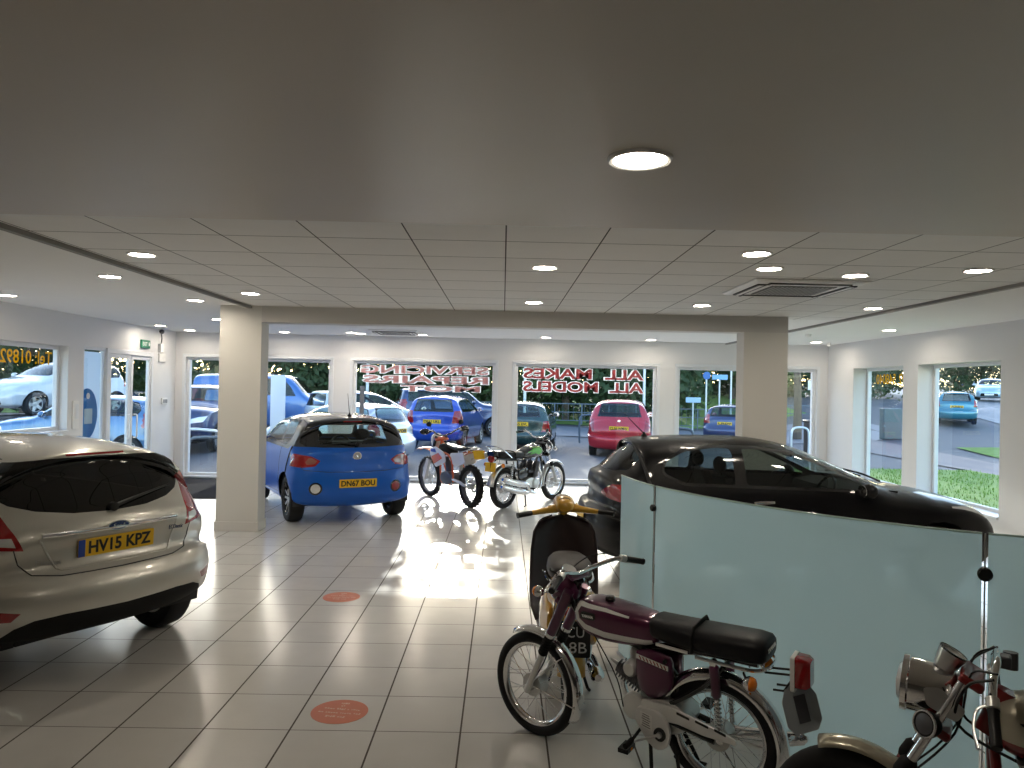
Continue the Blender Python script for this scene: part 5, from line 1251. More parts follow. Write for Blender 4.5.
# ---------------------------------------------------------------- ceiling fittings
M['lamp'] = mat('lamp_diffuser', (.9, .85, .75), .5, emit=(1., .885, .73), estr=LAMP)
ring = MB().lathe([(.088, 0), (.092, -.010), (.104, -.013), (.110, -.006), (.110, 0)], 32).mesh('downlight')
dif = MB().lathe([(.001, -.004), (.089, -.004), (.089, -.002), (.001, -.002)], 28).mesh('diffuser')
DL = [
 (.45, 2.56, ZS, 'large round downlight glowing alone in the dark plain ceiling nearest the camera'),
 (-2.85, 5.94, ZC, 'round downlight in the tiled ceiling just inside the left shadow-gap trim'),
 (-2.80, 8.33, ZC, 'round downlight in the tiled ceiling close to the head of the left pillar'),
 (.32, 6.14, ZC, 'round downlight in the middle of the tiled ceiling, the nearer of two in line'),
 (.33, 8.61, ZC, 'round downlight in the middle of the tiled ceiling, just before the cross beam'),
 (1.78, 5.33, ZC, 'round downlight of a close pair left of the air conditioning cassette, the nearer one'),
 (2.09, 5.95, ZC, 'round downlight right in front of the air conditioning cassette edge, farther of a close pair'),
 (2.89, 6.20, ZC, 'round downlight at the near right corner of the air conditioning cassette'),
 (3.68, 5.83, ZC, 'round downlight in the tiled ceiling beside the right trim, well right of the cassette'),
 (2.24, 8.55, ZC, 'round downlight in the tiled ceiling left of and behind the cassette, near the beam'),
 (4.17, 8.49, ZC, 'round downlight tucked against the right ceiling trim beyond the cassette'),
 (-3.76, 7.22, ZC, 'round downlight in the left plaster ceiling, nearest to the camera along the trim'),
 (-3.73, 9.15, ZC, 'round downlight in the left plaster ceiling just before the left pillar'),
 (-5.91, 9.04, ZC, 'round downlight in the left plaster ceiling above the window with yellow phone lettering'),
 (-4.45, 11.79, ZC, 'round downlight in the left plaster ceiling peeping out beside the left pillar'),
 (-6.05, 13.35, ZC, 'round downlight over the glass entrance doors, the one nearer the camera'),
 (-5.95, 14.35, ZC, 'round downlight in the back left corner beside the exit sign device'),
 (5.77, 11.24, ZC, 'round downlight in the right plaster ceiling between the two right windows'),
 (5.86, 14.10, ZC, 'round downlight in the right plaster ceiling close to the back right corner'),
 (-4.15, 14.32, ZC, 'round downlight by the back wall over the window behind the left pillar'),
 (-2.85, 14.10, ZC, 'round downlight beside the far ceiling cassette on its left, nearer of two'),
 (-2.72, 14.32, ZC, 'round downlight washing the wall above the servicing lettering, left one'),
 (-1.55, 14.32, ZC, 'round downlight washing the wall above the servicing lettering, right one'),
 (.80, 14.32, ZC, 'round downlight washing the wall above the all makes lettering, left one'),
 (-4.6, 2.4, ZS, 'unseen downlight added to the plain ceiling left of the viewer to brighten the foreground'),  # added lamp out of view, brightens the near part of the room
 (2.80, 14.32, ZC, 'round downlight washing the wall above the all makes lettering, right one'),
]
for x, y, z, lab in DL:
    o = link('downlight', ring, 'lamp_trim'); o.location = (x, y, z); tag(o, lab, 'ceiling light', 'recessed ceiling downlights')
    link('diffuser', dif, 'lamp', o)
def cassette(x, y, s, label, rz=0):
    root = thing('air_conditioner', label, 'air conditioner', (x, y, ZC-.001), rz); h = s/2
    mb = MB(); mb.loft([[(a*q, b*q, z) for a, b in ((-1, -1), (1, -1), (1, 1), (-1, 1))] for q, z in ((h, 0), (h, -.012), (h-.03, -.03), (h*.62, -.034))]); mb.build('panel', 'lamp_trim', root, 30)
    g = MB(); k = h*.58; g.box((0, 0, -.036), (2*k, 2*k, .008)); gr = g.build('intake_grille', mat('grille_grey', (.16, .16, .16), .6), root)
    for i in range(14): MB().box((-k+.03+i*(2*k-.06)/13, 0, -.042), (.008, 2*k-.04, .008)).build('grille_slat', mat('slat_grey', (.42, .42, .41), .5) if 'slat_grey' not in bpy.data.materials else bpy.data.materials['slat_grey'], gr)
    for i in range(4):
        MB().box((0, h*.80, -.036), (2*h*.72, h*.16, .012)).build('air_slot', 'ink', root, 0, 0, Matrix.Rotation(i*PI/2, 4, 'Z'))
        MB().box((0, h*.80, -.042), (2*h*.68, h*.07, .006)).build('air_flap', 'lamp_trim', root, 0, 0, Matrix.Rotation(i*PI/2, 4, 'Z'))
cassette(2.66, 6.96, 1.0, 'square white air conditioning cassette with dark slots set in the tiled ceiling')
cassette(-1.95, 13.62, .86, 'far square air conditioning cassette in the plaster ceiling near the back windows')
o = MB().lathe([(.001, -.05), (.03, -.048), (.045, -.03), (.05, -.006), (.055, 0)], 20).build('smoke_detector', 'lamp_trim', None); o.location = (4.98, 12.3, ZC); tag(o, 'small white smoke detector dome on the right plaster ceiling', 'smoke detector')
o = MB().lathe([(.001, -.07), (.028, -.066), (.035, -.04), (.03, -.012), (.04, 0)], 18).build('motion_sensor', 'lamp_trim', None); o.location = (6.15, 14.2, ZC-.0); tag(o, 'tiny white motion sensor hanging near the back right corner', 'sensor')
# left wall fittings
r_ = thing('exit_sign', 'small green exit sign on the wall above the entrance doors', 'sign', (-XI+.02, 13.68, 2.56))
MB().box((0, 0, 0), (.035, .32, .15)).build('sign_box', mat('exit_green', (.01, .16, .08), .35, emit=(.02, .30, .14), estr=.08), r_, 30, .006)
link('lettering', text_mesh('EXIT', .17, .07, .001, .02), mat('exit_white', (.8, .85, .8), .5), r_, 0, axes((.0185, -.045, 0), (0, 1, 0), (-1, 0, 0), (0, 0, 1)))
mp = MB().prism([(.09, -.03), (.13, -.03), (.13, -.01), (.15, -.01), (.12, .03), (.10, .05), (.09, .02)], 0, .001, 'xz', axes((.019, 0, 0), (0, 1, 0), (-1, 0, 0), (0, 0, 1))).build('running_figure', bpy.data.materials['exit_white'], r_)
r_ = thing('alarm_unit', 'small white alarm unit with a cable hanging above the right end of the doors', 'alarm', (-XI+.03, 14.28, 2.52))
MB().box((0, 0, 0), (.06, .12, .16)).build('housing', 'lamp_trim', r_, 30, .01); MB().tube([(0, 0, .08), (.01, .01, .18), (0, -.01, .30)], .012, 8, smooth=4).build('cable', 'alloy_dark', r_); MB().sphere((.01, 0, .31), .045, 12, 8).build('sounder', 'alloy_dark', r_)
o = MB().box((0, 0, 0), (.03, .26, .16)).build('junction_box', 'lamp_trim', None, 30, .006); o.location = (-XI+.016, 14.36, 2.34); tag(o, 'flat white junction box on the wall below the alarm unit', 'box')
r_ = thing('access_keypad', 'small grey access keypad on the wall right of the glass doors', 'keypad', (-XI+.02, 14.50, 1.52))
MB().box((0, 0, 0), (.03, .24, .12)).build('housing', 'lamp_trim', r_, 30, .006)
for y in (-.06, .0, .06): MB().box((.018, y, 0), (.006, .04, .07)).build('button_panel', mat('keypad_grey_%d' % int(y*100+9), (.20, .22, .24), .4), r_, 30, .004)
r_ = thing('door_release', 'slim white door release frame on the wall pier left of the doors', 'switch', (-XI+.012, 11.52, 1.36))
MB().box((0, 0, 0), (.02, .16, .42)).build('plate', 'lamp_trim', r_, 30, .004); MB().box((.012, .02, .05), (.01, .08, .22)).build('rocker', 'frame', r_, 30, .004)
# entrance mat and floor stickers
o = sbox('floor_mat', (-6.30, 12.35, 0), (-4.55, 14.9, .012), mat('charcoal_mat', (.016, .016, .02), 1., 0, .05, bump=.6, nscale=300)); del o['kind']; tag(o, 'dark charcoal entrance mat on the floor by the back left window', 'mat')
stm = mat('orange_sticker', (.56, .13, .045), .35); stw = mat('sticker_print', (.70, .45, .32), .5)
for x, y, lab, rz in ((-1.40, 6.75, 'round orange floor sticker farther away, near the patch of sunlight', 0), (-.905, 4.38, 'round orange floor sticker nearer to the camera, larger in view', -.12)):
    o = MB().prism(circ(0, 0, .163, 40), 0.0004, .0016, 'xy').build('floor_sticker', stm, None, 30); o.location = (x, y, 0); o.rotation_euler = (0, 0, rz); tag(o, lab, 'floor sticker', 'round orange floor stickers')
    rr = random.Random(3)
    for yy, w in ((.11, .05), (.075, .03), (.03, .20), (-.02, .24), (-.07, .12)):
        u = -w/2; mb = MB()
        while u < w/2:
            l = rr.uniform(.006, .014); mb.box((u+l/2, yy+rr.uniform(-.003, .003), .0019), (l, .012 if rr.random() < .8 else .020, .0004), Matrix.Rotation(rr.uniform(-.3, .3), 3, 'Z')); u += l+(.004 if rr.random() < .75 else .014)
        mb.build('print_line', stw, o, 0)

# ---------------------------------------------------------------- frosted glass screen, three curved panels
def frosted():
    m = bpy.data.materials.new('frosted_glass'); m.use_nodes = True; nt = m.node_tree; nt.nodes.clear(); N = nt.nodes.new; Lk = nt.links.new
    o = N('ShaderNodeOutputMaterial'); d = N('ShaderNodeBsdfDiffuse'); t = N('ShaderNodeBsdfTranslucent'); g = N('ShaderNodeBsdfGlossy'); tr = N('ShaderNodeBsdfTransparent')
    d.inputs['Color'].default_value = (.33, .47, .53, 1); t.inputs['Color'].default_value = (.56, .83, .96, 1); g.inputs['Roughness'].default_value = .12; 
    tr.inputs['Color'].default_value = (.62, .74, .72, 1)
    a = N('ShaderNodeMixShader'); a.inputs[0].default_value = .62; Lk(d.outputs[0], a.inputs[1]); Lk(t.outputs[0], a.inputs[2])
    c = N('ShaderNodeMixShader'); c.inputs[0].default_value = .05; Lk(a.outputs[0], c.inputs[1]); Lk(tr.outputs[0], c.inputs[2])
    b = N('ShaderNodeMixShader'); Lk(fres(nt), b.inputs[0]); Lk(c.outputs[0], b.inputs[1]); Lk(g.outputs[0], b.inputs[2]); Lk(b.outputs[0], o.inputs['Surface'])
    return m
M['frost'] = frosted(); M['edge_glass'] = mat('glass_edge', (.55, .75, .70), .1, 0, .6, .5)
plan = catmull([(.86, 5.42, 0), (.95, 4.92, 0), (1.16, 4.42, 0), (1.47, 3.94, 0), (1.80, 3.60, 0), (2.16, 3.34, 0), (2.60, 3.17, 0), (3.2, 3.07, 0), (3.9, 3.03, 0)], 10)
GZ = 1.28
def panel(i0, i1, label):
    root = thing('glass_screen', label, 'glass screen', plan[i0]); off = plan[i0]; pts = [p-off for p in plan[i0:i1+1]]
    pts[0] = pts[0]+(pts[1]-pts[0]).normalized()*.012; pts[-1] = pts[-1]-(pts[-1]-pts[-2]).normalized()*.012
    mb = MB(); n = len(pts)
    mb.add([p+Vector((0, 0, .01)) for p in pts]+[p+Vector((0, 0, GZ)) for p in pts], [(i, i+1, n+i+1, n+i) for i in range(n-1)])
    mb.build('glass_panel', 'frost', root, 60)
    MB().tube([p+Vector((0, 0, GZ)) for p in pts], .005, 6).build('polished_edge', 'edge_glass', root)
    MB().tube([p+Vector((0, 0, .012)) for p in pts], .014, 6).build('floor_channel', 'steel', root)
    return root
gp = []
i1 = min(range(len(plan)), key=lambda i: abs(plan[i].y-4.83)); i2 = min(range(len(plan)), key=lambda i: abs(plan[i].x-2.16))
p1 = panel(0, i1, 'short curved frosted glass panel at the free left end of the screen')
p2 = panel(i1, i2, 'long curved frosted glass panel behind the purple moped')
p3 = panel(i2, len(plan)-1, 'frosted glass panel at the right edge beyond the slim metal post')
def joint(i, zdisc, r, par):
    a = plan[i]; tn = (plan[i+1]-plan[i-1]).normalized(); nr = Vector((-tn.y, tn.x, 0))
    if nr.y > 0: nr = -nr
    b = par.location
    MB().tube([a-b+nr*.0+Vector((0, 0, .02)), a-b+Vector((0, 0, GZ+.0))], .0036, 8).build('joint_post', 'alloy_dark' if r < .02 else 'steel', par)
    fr = axes(a-b+Vector((0, 0, zdisc)), tn, Vector((0, 0, 1)), nr)
    MB().lathe([(.001, -.02), (r, -.018), (r, .018), (r*.8, .024), (.001, .024)], 22, fr).build('glass_clamp', 'black', par)
    return fr
joint(i1, 1.28-.14, .022, p2)
joint(i2, 1.10, .030, p3)
tag(p1, group='curved frosted glass screen panels'); tag(p2, group='curved frosted glass screen panels'); tag(p3, group='curved frosted glass screen panels')
# ---------------------------------------------------------------- outside
def sm(x, a, b): t = min(1, max(0, (x-a)/(b-a))); return t*t*(3-2*t)
def gh(X, Y):
    h = .15*sm(Y, 15.6, 20)*(1-sm(X, 2, 6))
    h += sm(X, 11, 17)*pw([(0, 0), (22, 0), (34, .57), (48, 1.7), (95, 3.1), (160, 4.)], Y)
    h += sm(Y, 40, 54)*2.2*(1-sm(X, 11, 17))
    return h
asphalt = mat('tarmac', (.075, .08, .09), .75, noise=.25, nscale=8, bump=.4)
mb = MB(); xs = [-60+i*2.0 for i in range(66)]; ys = [-8+j*2. for j in range(80)]
mb.add([(x, y, gh(x, y)-.03) for y in ys for x in xs], [(j*len(xs)+i, j*len(xs)+i+1, (j+1)*len(xs)+i+1, (j+1)*len(xs)+i) for j in range(len(ys)-1) for i in range(len(xs)-1)])
struct(mb.build('ground', asphalt, None, 60))
def patch(name, x0, x1, y0, y1, m, dz, st=1., edge=None):
    nx, ny = max(2, int((x1-x0)/st)), max(2, int((y1-y0)/st)); vs = []
    for j in range(ny+1):
        for i in range(nx+1):
            x, y = x0+(x1-x0)*i/nx, y0+(y1-y0)*j/ny
            if edge: x += edge(y)
            vs.append((x, y, gh(x, y)-.03+dz))
    return MB().add(vs, [(j*(nx+1)+i, j*(nx+1)+i+1, (j+1)*(nx+1)+i+1, (j+1)*(nx+1)+i) for j in range(ny) for i in range(nx)]).build(name, m, None, 60)
gm = mat('lawn', (.11, .21, .02), .9, noise=.4, nscale=3, bump=.6)
struct(patch('lawn_verge', 6.85, 12.2, 8, 19.5, gm, .035, .8, lambda y: .0))
struct(patch('path', 12.2, 14.4, 6, 30, mat('path_tarmac', (.17, .15, .15), .8, noise=.2), .03, 1., lambda y: .0))
struct(patch('lawn_strip', 14.4, 17., 15, 26, gm, .035, 1., lambda y: (y-15)*.12))
struct(patch('road', 18, 34, 10, 140, mat('road_tarmac', (.13, .14, .16), .55, noise=.12, nscale=2), .025, 2., lambda y: (y-10)*.22))
struct(patch('road_back', -40, 17, 29, 37, bpy.data.materials['road_tarmac'], .02, 2.))
bank = mat('bank_grass', (.13, .24, .04), .9, noise=.4, nscale=1.2)
struct(patch('lawn_bank', -45, 16, 39.5, 58, bank, .03, 2.))
# grass blades of the near verge
rr = random.Random(5); g = MB()
for k in range(5200):
    x, y = rr.uniform(6.9, 12.1), rr.uniform(9, 19.4); z = gh(x, y)-.0; a = rr.uniform(0, PI); h = rr.uniform(.03, .09); w = .012
    dx, dy = math.cos(a)*w, math.sin(a)*w; l = rr.uniform(-.03, .03)
    g.add([(x-dx, y-dy, z), (x+dx, y+dy, z), (x+l, y+l, z+h)], [(0, 1, 2)])
tag(g.build('grass', mat('grass_blades', (.16, .29, .03), .8), None, 0), 'short sunlit grass on the verge outside the right windows', 'grass', None, 'stuff')
# trees
bark = mat('bark', (.10, .075, .055), .9, noise=.3, nscale=6, bump=.6)
def leafm(n, c):
    m = mat(n, c, .7, noise=.5, nscale=1.5); m.node_tree.nodes['Principled BSDF'].inputs['Subsurface Weight'].default_value = 0; return m
leaves = [leafm('leaf_dark', (.035, .065, .02)), leafm('leaf_mid', (.065, .11, .03)), leafm('leaf_light', (.13, .17, .05))]
def crown_mesh(seed, n, rx, rz, zc, size):
    r = random.Random(seed); mb = MB(); cl = [(r.uniform(-.75, .75)*rx, r.uniform(-.75, .75)*rx, zc+r.uniform(-.85, .75)*rz, r.uniform(.35, .6)) for _ in range(16)]
    for k in range(n):
        c = cl[k % 16]; q = Vector((r.gauss(0, 1), r.gauss(0, 1), r.gauss(0, 1))).normalized()*(r.random()**.4)*c[3]*rx
        p = Vector((c[0], c[1], c[2]))+Vector((q.x, q.y, q.z*rz/rx))
        u = Vector((r.gauss(0, 1), r.gauss(0, 1), r.gauss(0, 1))).normalized(); v = u.orthogonal().normalized(); s = size*r.uniform(.6, 1.3)
        mb.add([p-u*s, p-v*s*.45, p+u*s, p+v*s*.45], [(0, 1, 2, 3)])
    return mb.mesh('crown', 0)
def trunk_mesh(seed, h, r0):
    r = random.Random(seed); mb = MB(); pts = [(r.uniform(-.1, .1)*i/3, r.uniform(-.1, .1)*i/3, h*i/5) for i in range(6)]
    mb.tube(pts, [r0*(1-.13*i) for i in range(6)], 8)
    for k in range(6):
        i = r.randint(2, 4); a = r.uniform(0, 2*PI); p = Vector(pts[i]); L = h*.45
        mb.tube([p, p+Vector((math.cos(a)*L*.4, math.sin(a)*L*.4, L*.5)), p+Vector((math.cos(a)*L*.7, math.sin(a)*L*.7, L*1.0))], [r0*.4, r0*.25, r0*.08], 6)
    return mb.mesh('trunk')
CR = [crown_mesh(1, 5200, 3.0, 2.7, 3.1, .20), crown_mesh(2, 5200, 2.7, 3.0, 3.3, .17), crown_mesh(3, 3800, 2.6, 2.6, 3.2, .15)]
TR = [trunk_mesh(4, 4.2, .20), trunk_mesh(5, 4.6, .18), trunk_mesh(6, 4.4, .15)]
def tree(x, y, k, s, lab, m=None):
    root = thing('tree', lab, 'tree', (x, y, gh(x, y)-.05), (x*7.3) % 6.28, 'trees beyond the car park'); root.scale = (s, s, s)
    c = bpy.data.objects.new('crown', CR[k]); COL.objects.link(c); c.parent = root
    if not CR[k].materials: CR[k].materials.append(leaves[k])
    c.rotation_euler = (0, 0, (y*3.1) % 6.28)
    link('trunk', TR[k], bark, root)
TL = [(-27, 34, 0, 1.25, 'dense dark tree seen above the white car in the left side window'),
 (-22, 38, 0, 1.2, 'dark leafy tree seen through the left glass door'), (-19.5, 31, 0, 1.0, 'dark bushy tree behind the cars seen through the right glass door leaf'),
 (-17.5, 42, 1, 1.15, 'mid green tree seen through the narrow window left of the left pillar'), (-13, 38.5, 0, 1.1, 'dark tree over the roof of the dark jeep'),
 (-10, 42, 2, 1.1, 'light green loose tree above the blue van roof'), (-7, 39.5, 0, 1.15, 'dark tree behind the windscreen of the blue van'),
 (-3.6, 41.5, 0, 1.2, 'dark dense tree behind the left half of the servicing lettering'), (.2, 40.5, 1, 1.15, 'green tree behind the right half of the servicing lettering'),
 (3.5, 42, 0, 1.2, 'dark tree behind the left half of the all makes lettering'), (7.2, 43.5, 0, 1.2, 'dark tree behind the right half of the all makes lettering'),
 (11, 46, 1, 1.1, 'green tree behind the railings left of the right pillar'), (14.6, 48, 0, 1.1, 'dark tree behind the blue road signs'),
 (18.2, 50, 2, 1.1, 'sparse light tree seen in the narrow window right of the right pillar'), (22.5, 51, 1, 1.15, 'mid green tree behind the white sign right of the right pillar'),
 (31, 62, 0, 1.3, 'dark tree at the top of the right hand angled window glass'), (46, 72, 0, 1.3, 'dark conifer mass left of the road in the far right window'),
 (58, 84, 2, 1.5, 'pale hazy tree over the hill road in the far right window'), (70, 88, 1, 1.4, 'green tree at the top right of the far right window'),
 (40, 66, 0, 1.2, 'dark tree behind the turning road outside the right windows')]
for a in TL: tree(*a)
# back hedge: leafy undergrowth that fills the gaps under the crowns
hm = MB(); r = random.Random(9)
for k in range(16000):
    x = r.uniform(-34, 26); y = 44+r.gauss(0, 1.2)+(x > 10)*7; z = gh(x, y)+abs(r.gauss(0, 1.3)); u = Vector((r.gauss(0, 1), r.gauss(0, 1), r.gauss(0, 1))).normalized(); v = u.orthogonal().normalized(); s = r.uniform(.12, .26)
    p = Vector((x, y, z)); hm.add([p-u*s, p-v*s*.5, p+u*s, p+v*s*.5], [(0, 1, 2, 3)])
tag(hm.build('undergrowth', leaves[0], None, 0), 'dark undergrowth along the bank under the far trees', 'undergrowth', None, 'stuff')
tk = MB().tube([(0, 0, -.1), (.02, 0, 1.2), (-.03, 0, 3.2), (.05, 0, 5.)], [.20, .16, .14, .11], 10, smooth=3).build('tree_trunk', bark, None); tk.name = 'dead_tree'; tk.location = (12.15, 31, gh(12.15, 31)); tag(tk, 'bare grey tree trunk seen in the narrow window right of the right pillar', 'tree')
# railings, hoops, bins, posts
rail = mat('railing_grey', (.10, .13, .16), .5, .5)
def railing(x0, x1, y, n, lab):
    root = thing('railing', lab, 'railing', (x0, y, gh(x0, y)), 0, 'street railings along the road'); L = x1-x0
    MB().box((L/2, 0, 1.05), (L, .05, .05)).build('top_rail', rail, root); MB().box((L/2, 0, .62), (L, .04, .04)).build('middle_rail', rail, root); MB().box((L/2, 0, .2), (L, .04, .04)).build('bottom_rail', rail, root)
    for i in range(n+1): MB().box((L*i/n, 0, .53), (.06, .06, 1.06)).build('post', rail, root)
    for i in range(n*5): MB().tube([(L*(i+.5)/(n*5), 0, .2), (L*(i+.5)/(n*5), 0, 1.05)], .010, 5).build('baluster', rail, root)
railing(7.6, 12.2, 38.2, 4, 'grey street railing in front of the grass bank left of the right pillar')
railing(13.2, 17.4, 38.6, 4, 'grey street railing in front of the grass bank right of the right pillar')
railing(-1.5, 6.8, 38.4, 6, 'grey street railing beyond the small green car and the red car')
def hoop(x, y, w, lab, m=rail, rz=0, h=.95):
    o = MB().tube([(-w/2, 0, -.02), (-w/2, 0, h-.15), (-w/2+.05, 0, h-.04), (-w/2+.15, 0, h), (w/2-.15, 0, h), (w/2-.05, 0, h-.04), (w/2, 0, h-.15), (w/2, 0, -.02)], .035, 10, smooth=3).build('hoop_barrier', m, None, 60)
    o.location = (x, y, gh(x, y)-.03); o.rotation_euler = (0, 0, rz); tag(o, lab, 'barrier', 'hoop barriers round the forecourt')
hoop(4.35, 18.9, .9, 'dark hoop barrier just left of the black hatchback aerial'); hoop(3.05, 25.8, .8, 'dark hoop barrier between the small green car and the red car', rail)
galv = mat('galvanised', (.55, .60, .64), .4, .7)
hoop(8.72, 22, .5, 'pale hoop barrier seen in the narrow window right of the right pillar', galv); hoop(6.3, 18.6, .8, 'dark hoop barrier hard against the right pillar in view', rail)
hoop(-6.9, 16.6, 1.5, 'pale hoop barrier outside the narrow window left of the left pillar', galv, 0, .85); hoop(-6.3, 16.5, 1.0, 'lower hoop barrier just inside the pale one by the narrow left window', rail, 0, .7)
hoop(-10.6, 14.9, 1.6, 'pale hoop barrier under the white car in the left side window', galv, 1.2)
b = MB().box((0, 0, .55), (.5, .45, 1.1)); b.box((0, 0, 1.13), (.56, .5, .08)); o = b.build('litter_bin', 'black', None, 30, .03); o.location = (9.35, 22.5, gh(9.35, 22.5)-.03); tag(o, 'dark square litter bin seen right of the tree trunk', 'bin')
b = MB().box((0, 0, .6), (.7, .4, 1.2)); o = b.build('utility_cabinet', mat('cabinet_green', (.10, .13, .13), .5), None, 30, .03); o.location = (15.1, 29.2, gh(15.1, 29.2)-.03); tag(o, 'grey utility cabinet beside the road outside the first right window', 'cabinet')
def sign(x, y, h, w, hh, m, lab, shape='box', pole=galv):
    root = thing('road_sign', lab, 'sign', (x, y, gh(x, y)-.03)); MB().tube([(0, 0, 0), (0, 0, h+hh/2)], .04, 8).build('pole', pole, root)
    if shape == 'box': MB().box((0, -.05, h), (w, .02, hh)).build('sign_face', m, root, 30, .01)
    else: MB().lathe([(.001, -.06), (w/2, -.06), (w/2, -.04), (.001, -.04)], 28, Matrix.Translation((0, 0, h)), 'y').build('sign_face', m, root)
sblue = mat('sign_blue', (.02, .13, .40), .4)
sign(9.45, 35, 2.72, .36, .36, sblue, 'round blue road sign on a pole above the far railings', 'disc'); sign(10.35, 36, 2.68, .75, .24, mat('sign_pale_blue', (.20, .42, .66), .4), 'wide pale blue direction sign beside the round blue sign')
sign(9.5, 37.6, 1.55, .75, .26, mat('sign_grey_blue', (.35, .52, .66), .4), 'pale blue sign board fixed low on the railing left of the right pillar'); sign(11.0, 26, 2.25, .95, .33, 'plate_white', 'white sign board at the top of the narrow window right of the right pillar')
sign(-3.06, 16.5, 1.25, .10, 1.3, mat('sign_edge', (.12, .11, .11), .5), 'narrow dark upright sign board seen edge on by the left frame of the servicing window')
r_ = thing('notice_board', 'white notice board on legs in front of the blue van', 'sign', (-5.22, 17.6, gh(-5, 17.8)))
MB().box((0, 0, 1.35), (.34, .04, 1.35)).build('board', mat('board_white', (.62, .72, .82), .5), r_, 30, .01)
for x in (-.12, .12): MB().box((x, .03, .4), (.05, .05, .8)).build('leg', galv, r_)
def col_post(x, y, h, lab, r=.07):
    o = MB().tube([(0, 0, 0), (0, 0, h*.5), (0, 0, h)], [r, r*.8, r*.6], 10).build('lamp_post', galv, None); o.location = (x, y, gh(x, y)-.03); tag(o, lab, 'post')
col_post(-5.2, 29, 6, 'slim grey lamp post behind the servicing lettering'); col_post(.9, 31, 6, 'slim blue-grey lamp post at the left end of the all makes lettering'); col_post(5.9, 31.5, 6, 'slim lamp post at the right end of the all makes lettering'); col_post(10.3, 34, 6, 'thin white lamp post beside the round blue road sign', .05); col_post(27.4, 31.5, 7, 'slim lamp post at the right side of the far right window', .08)
# cars
PA = {'white': paint('white_car', (.50, .53, .56), .05), 'sky': paint('pale_blue_car', (.05, .16, .32), .3), 'navy': paint('navy_car', (.015, .035, .11), .4), 'blue': paint('royal_blue_car', (.012, .06, .38), .35), 'van': paint('blue_van', (.03, .13, .36), .2),
      'silver': paint('silver_car', (.55, .58, .62), .6), 'green': paint('dark_green_car', (.010, .045, .040), .3), 'red': paint('red_car', (.46, .018, .030), .15), 'teal': paint('teal_car', (.03, .19, .26), .4), 'ice': paint('ice_blue_car', (.42, .58, .68), .5)}
def out(label, X, Y, deg, sp, dz=0, nm='car', txt=None, white=False, cat='car'):
    f = Vector((math.cos(R(deg)), math.sin(R(deg)))); xm, ym = X+f.x*2, Y+f.y*2
    root, hit = car(nm, label, cat, (X, Y, gh(xm, ym)-.028+dz), R(deg), sp, 'cars parked and driving outside')
    p, _ = hit('rear', 0, sp.get('plz', .80)*1)
    if p is not None: plate(root, rear_mtx(p-Vector((.008, 0, 0))), txt or '', False, .52, .111, False)
    MB().box((sp['L']-.0, 0, .42), (.02, .52, .11)).build('number_plate', 'plate_white', root)
    return root, hit
out('blue hatchback seen from behind through the servicing window', -2.0, 21.3, 80, sp_generic(PA['blue'], 3.85, 1.70, 1.53, 'mpv', lampz=(.74, 1.10), lampy=.56), 0, 'car', 'DK61 UKL')
r_, hit = out('small dark green hatchback with pale roof seen from behind through the all makes window', .45, 20.8, 82, sp_generic(PA['green'], 3.65, 1.69, 1.42, 'mini', lampz=(.62, .95), lampy=.62), 0, 'car', 'GU55 EVL')
me = bpy.data.meshes.new('roof_panel')
r_, hit = out('red retro hatchback with rounded tail seen from behind through the all makes window', 3.12, 20.2, 79, sp_generic(PA['red'], 4.25, 1.72, 1.58, 'pt', lampz=(.66, 1.0), lampy=.66), 0, 'car', 'CL56 WMW')
p, _ = hit('rear', 0, .98); MB().lathe([(.001, -.01), (.03, -.012), (.05, 0), (.001, .01)], 18, axes(p, (0, 1, 0), (0, 0, 1), (-1, 0, 0))).build('badge', 'chrome', r_)
out('silver hatchback with red lamp strip seen rear first behind the blue indoor car', -2.25, 17.3, 152, sp_generic(PA['silver'], 3.9, 1.7, 1.42, 'hatch', lampz=(.75, 1.32), lampy=.62), 0, 'car', 'KV08')
out('tall silver car facing right behind the blue indoor car', -5.85, 22.9, 40, sp_generic(PA['silver'], 3.8, 1.75, 1.62, 'mpv', lampz=(.60, .82)))
out('dark blue estate car parked far behind the blue hatchback', -4.0, 27.6, 14, sp_generic(PA['navy'], 4.5, 1.8, 1.75, 'suv'))
out('blue panel van facing right behind the white notice board', -10.6, 26.2, 2, sp_generic(PA['van'], 5.0, 1.9, 2.1, 'van'), 0, 'van', None, False, 'van')
out('dark blue jeep facing the showroom outside the narrow window left of the left pillar', -8.40, 23.0, -87, sp_generic(PA['navy'], 4.2, 1.78, 1.72, 'suv'))
out('pale blue hatchback facing left outside the glass entrance doors', -7.55, 17.6, 180, sp_generic(PA['sky'], 4.1, 1.72, 1.52, 'estate'))
out('white hatchback raised on a display ramp in the left side window', -11.94, 23.3, 250, sp_generic(PA['white'], 4.0, 1.75, 1.50, 'hatch', rim='five'), .80)
out('dark blue hatchback with pale roof waiting at the road left of the right pillar', 8.1, 27.5, 62, sp_generic(PA['navy'], 4.0, 1.72, 1.5, 'hatch'), 0, 'car', 'LR09')
out('teal hatchback driving away up the road in the far right window', 20.6, 34., 62, sp_generic(PA['teal'], 3.9, 1.68, 1.5, 'hatch', lampz=(.8, 1.35), lampy=.66), 0, 'car', 'AX02')
out('ice blue saloon coming down the hill road in the far right window', 33.6, 51.5, 235, sp_generic(PA['ice'], 4.4, 1.75, 1.5, 'estate'))
out('tiny dark car at the top of the hill road in the far right window', 58.5, 94, 235, sp_generic(PA['navy'], 4.3, 1.75, 1.5, 'hatch'))
